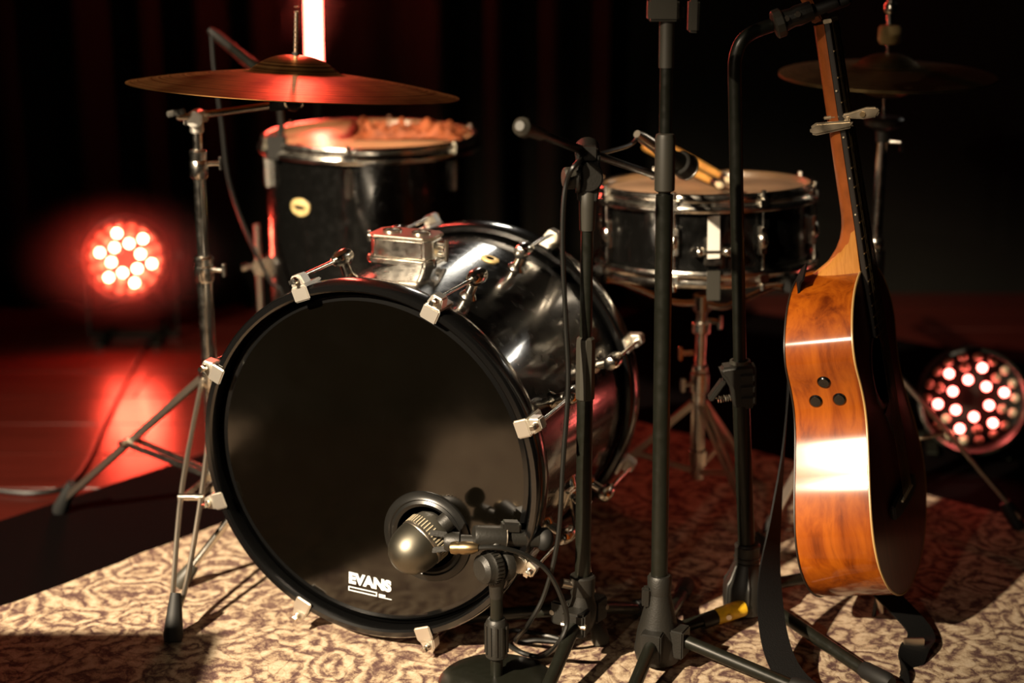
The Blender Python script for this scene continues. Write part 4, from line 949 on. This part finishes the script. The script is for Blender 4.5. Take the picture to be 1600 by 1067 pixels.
# the lit pattern: pairs of an inner ring and a triangle-like outer ring
lit, off = [], []
pol = lambda r_, a: (round(r_*cos(RAD(a)), 4), round(r_*sin(RAD(a)), 4))
for k in range(6):
    lit += [pol(.38, 42+60*k), pol(.655, 14+60*k)]; off.append(pol(.64, 44+60*k))
for k in range(18): off.append(pol(.86, 4+20*k))
pL = at(197, 403, 3.85); pR = at(1517, 622, 3.02)
par('led_par_light', 'glowing red LED par light on the floor at far left', pL, V((.06, -1, .10)), .098, lit+off, lit, 'led_red_far', roll=RAD(-27))
par('led_par_light', 'round LED par light with red diodes at right behind the guitar', pR, V((-.22, -1, .22)), .098, lit+off, lit, 'led_red', roll=0, lip=.085)
tb, tt = at(491, 100, 3.92), at(489, 0, 3.92); dT = (tt-tb).normalized()
tu = thing('led_tube', 'upright red-glowing LED tube behind the crash cymbal', 'light tube', tb)
MB().cyl(tb, tb + dT*1.1, .0185, seg=20).build('tube', 'led_tube', tu)
MB().cyl(tb - dT*.03, tb, .020, seg=20).build('end_cap', 'black_plastic', tu); MB().cyl(tb + dT*1.1, tb + dT*1.13, .020, seg=20).build('end_cap', 'black_plastic', tu)
MB().cyl(V((tb.x, tb.y+.03, FZ+.0)), tb + dT*.35 + V((0, .03, 0)), .008, seg=10).build('pole', 'black_metal', tu)
MB().lathe([(0, .012), (.09, .010), (.1, 0), (0, 0)], V((tb.x, tb.y+.03, FZ+.004)), UP, 32).build('base', 'black_metal', tu)
for q_ in (.05, .30): MB().box(tb + dT*q_ + V((0, .02, 0)), (.03, .035, .02)).build('clip', 'black_plastic', tu)
# power cable of the left light, trailing over the floor
pc = MB().tube([pL + V((0, .12, -.02)), V((pL.x+.08, pL.y+.16, FZ+.006)), atz(262, 500, FZ+.006), atz(215, 560, FZ+.006), atz(165, 660, FZ+.006), atz(120, 745, FZ+.006), atz(60, 770, FZ+.006), atz(-60, 760, FZ+.006)], .0045, 8, smooth=6).build('power_cable', 'cable_rubber')
tag(pc, 'dark power cable trailing over the red-lit floor at left', 'cable')
# ================================================================== unseen box added left of the frame, amplifier-shaped, to cast the rug's long shadow
ac = V((-1.055, 1.46, 0)); aY = V((.0, 1, 0)).normalized(); aX = V((aY.y, -aY.x, 0))
am = thing('amp_shadow_caster', 'unseen shadow caster shaped as a black guitar amplifier, left of the drum kit', 'amplifier', ac, axes_rot(aX, aY, UP))
MB().box((0, 0, .31), (.29, .24, .58)).build('cabinet', 'black_plastic', am, world=False, bevel=.012)
MB().box((0, -.122, .26), (.25, .008, .42)).build('grille_cloth', 'amp_cloth', am, world=False, bevel=.002)
MB().box((0, -.121, .53), (.25, .008, .07)).build('control_panel', 'grey_plastic', am, world=False, bevel=.002)
for k in range(6): MB().cyl((-.10+.04*k, -.124, .53), (-.10+.04*k, -.142, .53), .010, seg=14).build('knob', 'hoop_black', am, world=False)
MB().tube([(-.09, 0, .598), (-.08, 0, .625), (.08, 0, .625), (.09, 0, .598)], .009, 10, smooth=3).build('handle', 'rubber', am, world=False)
for sx in (-.115, .115):
    for sy in (-.09, .09): MB().cyl((sx, sy, 0), (sx, sy, .022), .016, seg=14).build('foot', 'rubber', am, world=False)

# ================================================================== HAZE balls fading outward, standing in for the lamps' red halo and lens bloom
m = bpy.data.materials.new('haze'); m.use_nodes = True; nt = m.node_tree; nt.nodes.clear(); MATS['haze'] = m
out = nt.nodes.new('ShaderNodeOutputMaterial'); vs = nt.nodes.new('ShaderNodeVolumeScatter'); vs.inputs['Anisotropy'].default_value = .2

tc = nt.nodes.new('ShaderNodeTexCoord'); ln = nt.nodes.new('ShaderNodeVectorMath'); ln.operation = 'LENGTH'; nt.links.new(tc.outputs['Object'], ln.inputs[0])
mr = nt.nodes.new('ShaderNodeMapRange'); mr.interpolation_type = 'SMOOTHSTEP'
for k_, v_ in (('From Min', .0), ('From Max', .30), ('To Min', .95), ('To Max', 0)): mr.inputs[k_].default_value = v_
nt.links.new(ln.outputs['Value'], mr.inputs['Value']); nt.links.new(mr.outputs['Result'], vs.inputs['Density']); nt.links.new(vs.outputs[0], out.inputs['Volume'])
hz = MB().ball((0, 0, 0), .305, 28)
hz = hz.build('halo_haze', 'haze'); hz.location = (pL.x, pL.y - .02, pL.z + .01); hz.scale = (1, .9, .62)
tag(hz, 'thin haze ball standing in for the red halo of the light at far left', 'haze'); hz['kind'] = 'stuff'

h2z = MB().ball((0, 0, 0), .305, 28).build('halo_haze', 'haze')
h2z.location = (tb.x, tb.y, tb.z + .36); h2z.scale = (.42, .42, 1.35)
tag(h2z, 'thin haze ball standing in for the red halo of the upright tube', 'haze'); h2z['kind'] = 'stuff'
